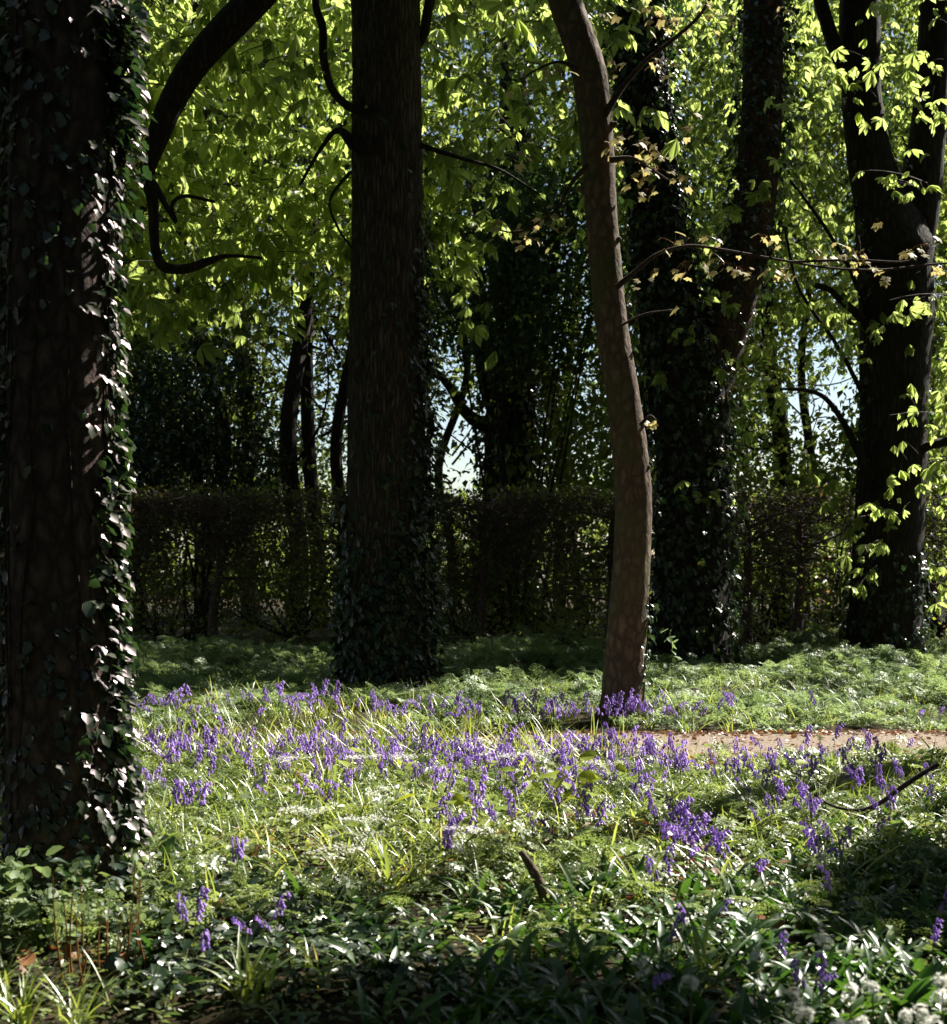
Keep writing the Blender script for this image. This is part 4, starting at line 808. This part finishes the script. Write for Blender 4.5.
# bronze stalks at the foot of the nearest tree
x, y = ground_at(100, 985); g = G([x], [y])[0]; t = empty('bronze_stalk_plant', g, label='upright bronze stalks with small curled green buds at the foot of the nearest tree', cat='plant')
k = 16; b = g+N3(k, .05)*[1, 1, 0]+np.stack([U(-.1, .1, k), U(-.04, .04, k), np.zeros(k)], -1); e = b+np.stack([U(-.06, .06, k), U(-.03, .03, k), U(.12, .4, k)], -1)
mb = MB(); twigs(mb, b, (b+e)/2+N3(k, .012), e, np.full(k, .0042), 5, 8); mb.obj('stem', M['bronze'], t, False, g)
q_ = np.repeat(e, 7, 0)+N3(k*7, .02); mb = MB(); inst(mb, OVAL, q_, N3(k*7), N3(k*7), .022*U(.5, 1.3, k*7)); mb.obj('leaves', M['parsley'], t, False, g)
def leafy_stem(pts, D, sz, k, lab, m='ivy', nm='leafy_shoot'):
    p = np.array([P(a, b, D) for a, b in pts]); g = np.array([p[0][0], D, H(p[0][0], D)]); t = empty(nm, g, label=lab, cat='plant'); p = np.vstack([g, p]); L_ = Limb(p, np.linspace(.005, .002, len(p)), 5); mb = MB(); L_.add(mb, 5); mb.obj('stem', M['stemgreen'], t, True, g)
    u = U(.4, 1, k); c, tt, aa, bb, _ = L_.at(u); q_ = c+N3(k, .03); mb = MB(); inst(mb, IVY if m == 'ivy' else OVAL, q_, N3(k)*[1, 1, .5]+[0, 0, -.2], N3(k, .4)+[0, 0, 1], sz*U(.6, 1.2, k)); mb.obj('leaves', M[m], t, False, g)
leafy_stem([(35, 960), (50, 900), (62, 870), (88, 868)], 4.7, .075, 16, 'ivy shoot with sunlit leaves reaching across the foot of the nearest tree')
leafy_stem([(20, 950), (15, 880), (18, 850)], 4.8, .06, 40, 'lush green shoot rising before the left side of the nearest tree', m='parsley')
leafy_stem([(60, 980), (52, 920), (40, 890)], 4.6, .06, 36, 'rounded green shoot beside the ivy shoot at lower left', m='parsley')
leafy_stem([(672, 660), (672, 645), (670, 630)], 13., .09, 16, 'young leafy sapling standing in cow parsley before the dark forked ivy tree', m='parsley')
leafy_stem([(322, 655), (322, 645), (318, 635)], 15., .1, 12, 'young leafy shoot left of the furrowed trunk base', m='parsley')
# ivy and herbs around foot of nearest tree
n = 900; th = U(0, 6.28, n); r_ = .3+np.abs(rng.normal(0, .22, n)); x = O_[0]*0+P(78, 0, 5.3)[0]+np.cos(th)*r_; y = 5.3+np.sin(th)*r_; p = G(x, y); p[:, 2] += np.abs(rng.normal(0, .07, n))*np.clip(1.2-r_, .2, 1)
mb = MB(); inst(mb, IVY, p, np.stack([np.cos(th), np.sin(th), U(-.5, .3, n)], -1), N3(n, .35)+[0, 0, 1], .065*U(.5, 1.2, n)); tag(mb.obj('ground_ivy', M['ivy']), label='ivy leaves spreading over the soil round the nearest tree', kind='stuff')
n = 2600; x = U(-1.6, .6, n); y = U(4.0, 5.3, n); px, py = to_px(G(x, y)); k = (px > 110) & (px < 470) & (noise(G(x, y), .4, 2) > -.3); p = G(x[k], y[k], .03); p[:, 2] += np.abs(rng.normal(0, .03, len(p))); n = len(p)
mb = MB(); inst(mb, IVY, p, N3(n)*[1, 1, .25], N3(n, .38)+[0, 0, 1], .05*U(.5, 1.2, n)); tag(mb.obj('ground_ivy', M['ivy']), label='mat of glinting ivy leaves in the left foreground', kind='stuff')

# ------------------------------------------------------------------ sticks
def stick(name, pts, D, r, lab, m='twig', extra=(), dd=0):
    p = np.array([P(a, b, D+(dd*i)) for i, (a, b) in enumerate(pts)]); mb = MB(); Limb(p, r, 5).add(mb, 9, lump=.08)
    for ex, er in extra: Limb(np.array([P(a, b, D) for a, b in ex]), er, 5).add(mb, 6, lump=.08)
    g = p[0].copy(); tag(mb.obj(name, M[m], None, True, g), lab, 'branch')
D = 5.05; stick('broken_stick', [(548, 905), (544, 893), (534, 872), (521, 851)], D, [.024, .022, .018, .012], 'short dark broken stick poking out of the plants below centre', m='bark3')
stick('fallen_branch', [(925, 772), (938, 764)][::-1]+[(905, 785), (880, 803), (860, 810), (840, 808), (825, 802), (814, 794)], 6.5, [.009, .011, .013, .011, .008, .007, .006, .005], 'thin fallen branch angled up to the right over the grass before the path', extra=[([(880, 803), (868, 812), (850, 820)], [.006, .004, .003]), ([(816, 792), (822, 805), (832, 822)], [.004, .003, .003])])
stick('dead_twig', [(735, 850), (750, 852), (772, 862), (785, 858)], 6.2, [.006, .007, .006, .004], 'pale dead twig lying in the sunny grass right of centre', m='bark3')

# ------------------------------------------------------------------ sun, sky, camera
sun = bpy.data.lights.new('sun', 'SUN'); sun.energy = 5.0; sun.angle = R(.53); sun.color = (1., .94, .84)
so = bpy.data.objects.new('sun', sun); col.objects.link(so); so.rotation_euler = Vector(S).to_track_quat('Z', 'Y').to_euler(); so.location = (10, 10, 30)
w = bpy.data.worlds.new('World'); scene.world = w; w.use_nodes = True; nt = w.node_tree; bg = nt.nodes['Background']
sky = nt.nodes.new('ShaderNodeTexSky'); sky.sky_type = 'NISHITA'; sky.sun_disc = False; sky.sun_elevation = EL; sky.sun_rotation = AZ; sky.air_density = 1.0; sky.dust_density = .7; sky.ozone_density = 1.
nt.links.new(sky.outputs[0], bg.inputs[0]); bg.inputs[1].default_value = .05
cam = bpy.data.cameras.new('camera'); co = bpy.data.objects.new('camera', cam); col.objects.link(co); scene.camera = co
co.location = (0, 0, CH); co.rotation_euler = (R(90), 0, 0); cam.sensor_fit = 'HORIZONTAL'; cam.sensor_width = 36; cam.lens = F/947*36; cam.shift_y = (HY-512)/947; cam.clip_end = 1500; cam.clip_start = .05
cam.dof.use_dof = True; cam.dof.focus_distance = 9.0; cam.dof.aperture_fstop = 5.6
vs = scene.view_settings; vs.view_transform = 'Standard'; vs.look = 'None'; vs.exposure = 1.55; vs.gamma = 1
cy = scene.cycles; cy.max_bounces = 6; cy.diffuse_bounces = 3; cy.transmission_bounces = 4; cy.glossy_bounces = 2; cy.use_denoising = True; cy.sample_clamp_indirect = 4; cy.caustics_reflective = False; cy.caustics_refractive = False
print('bluebells', cnt)
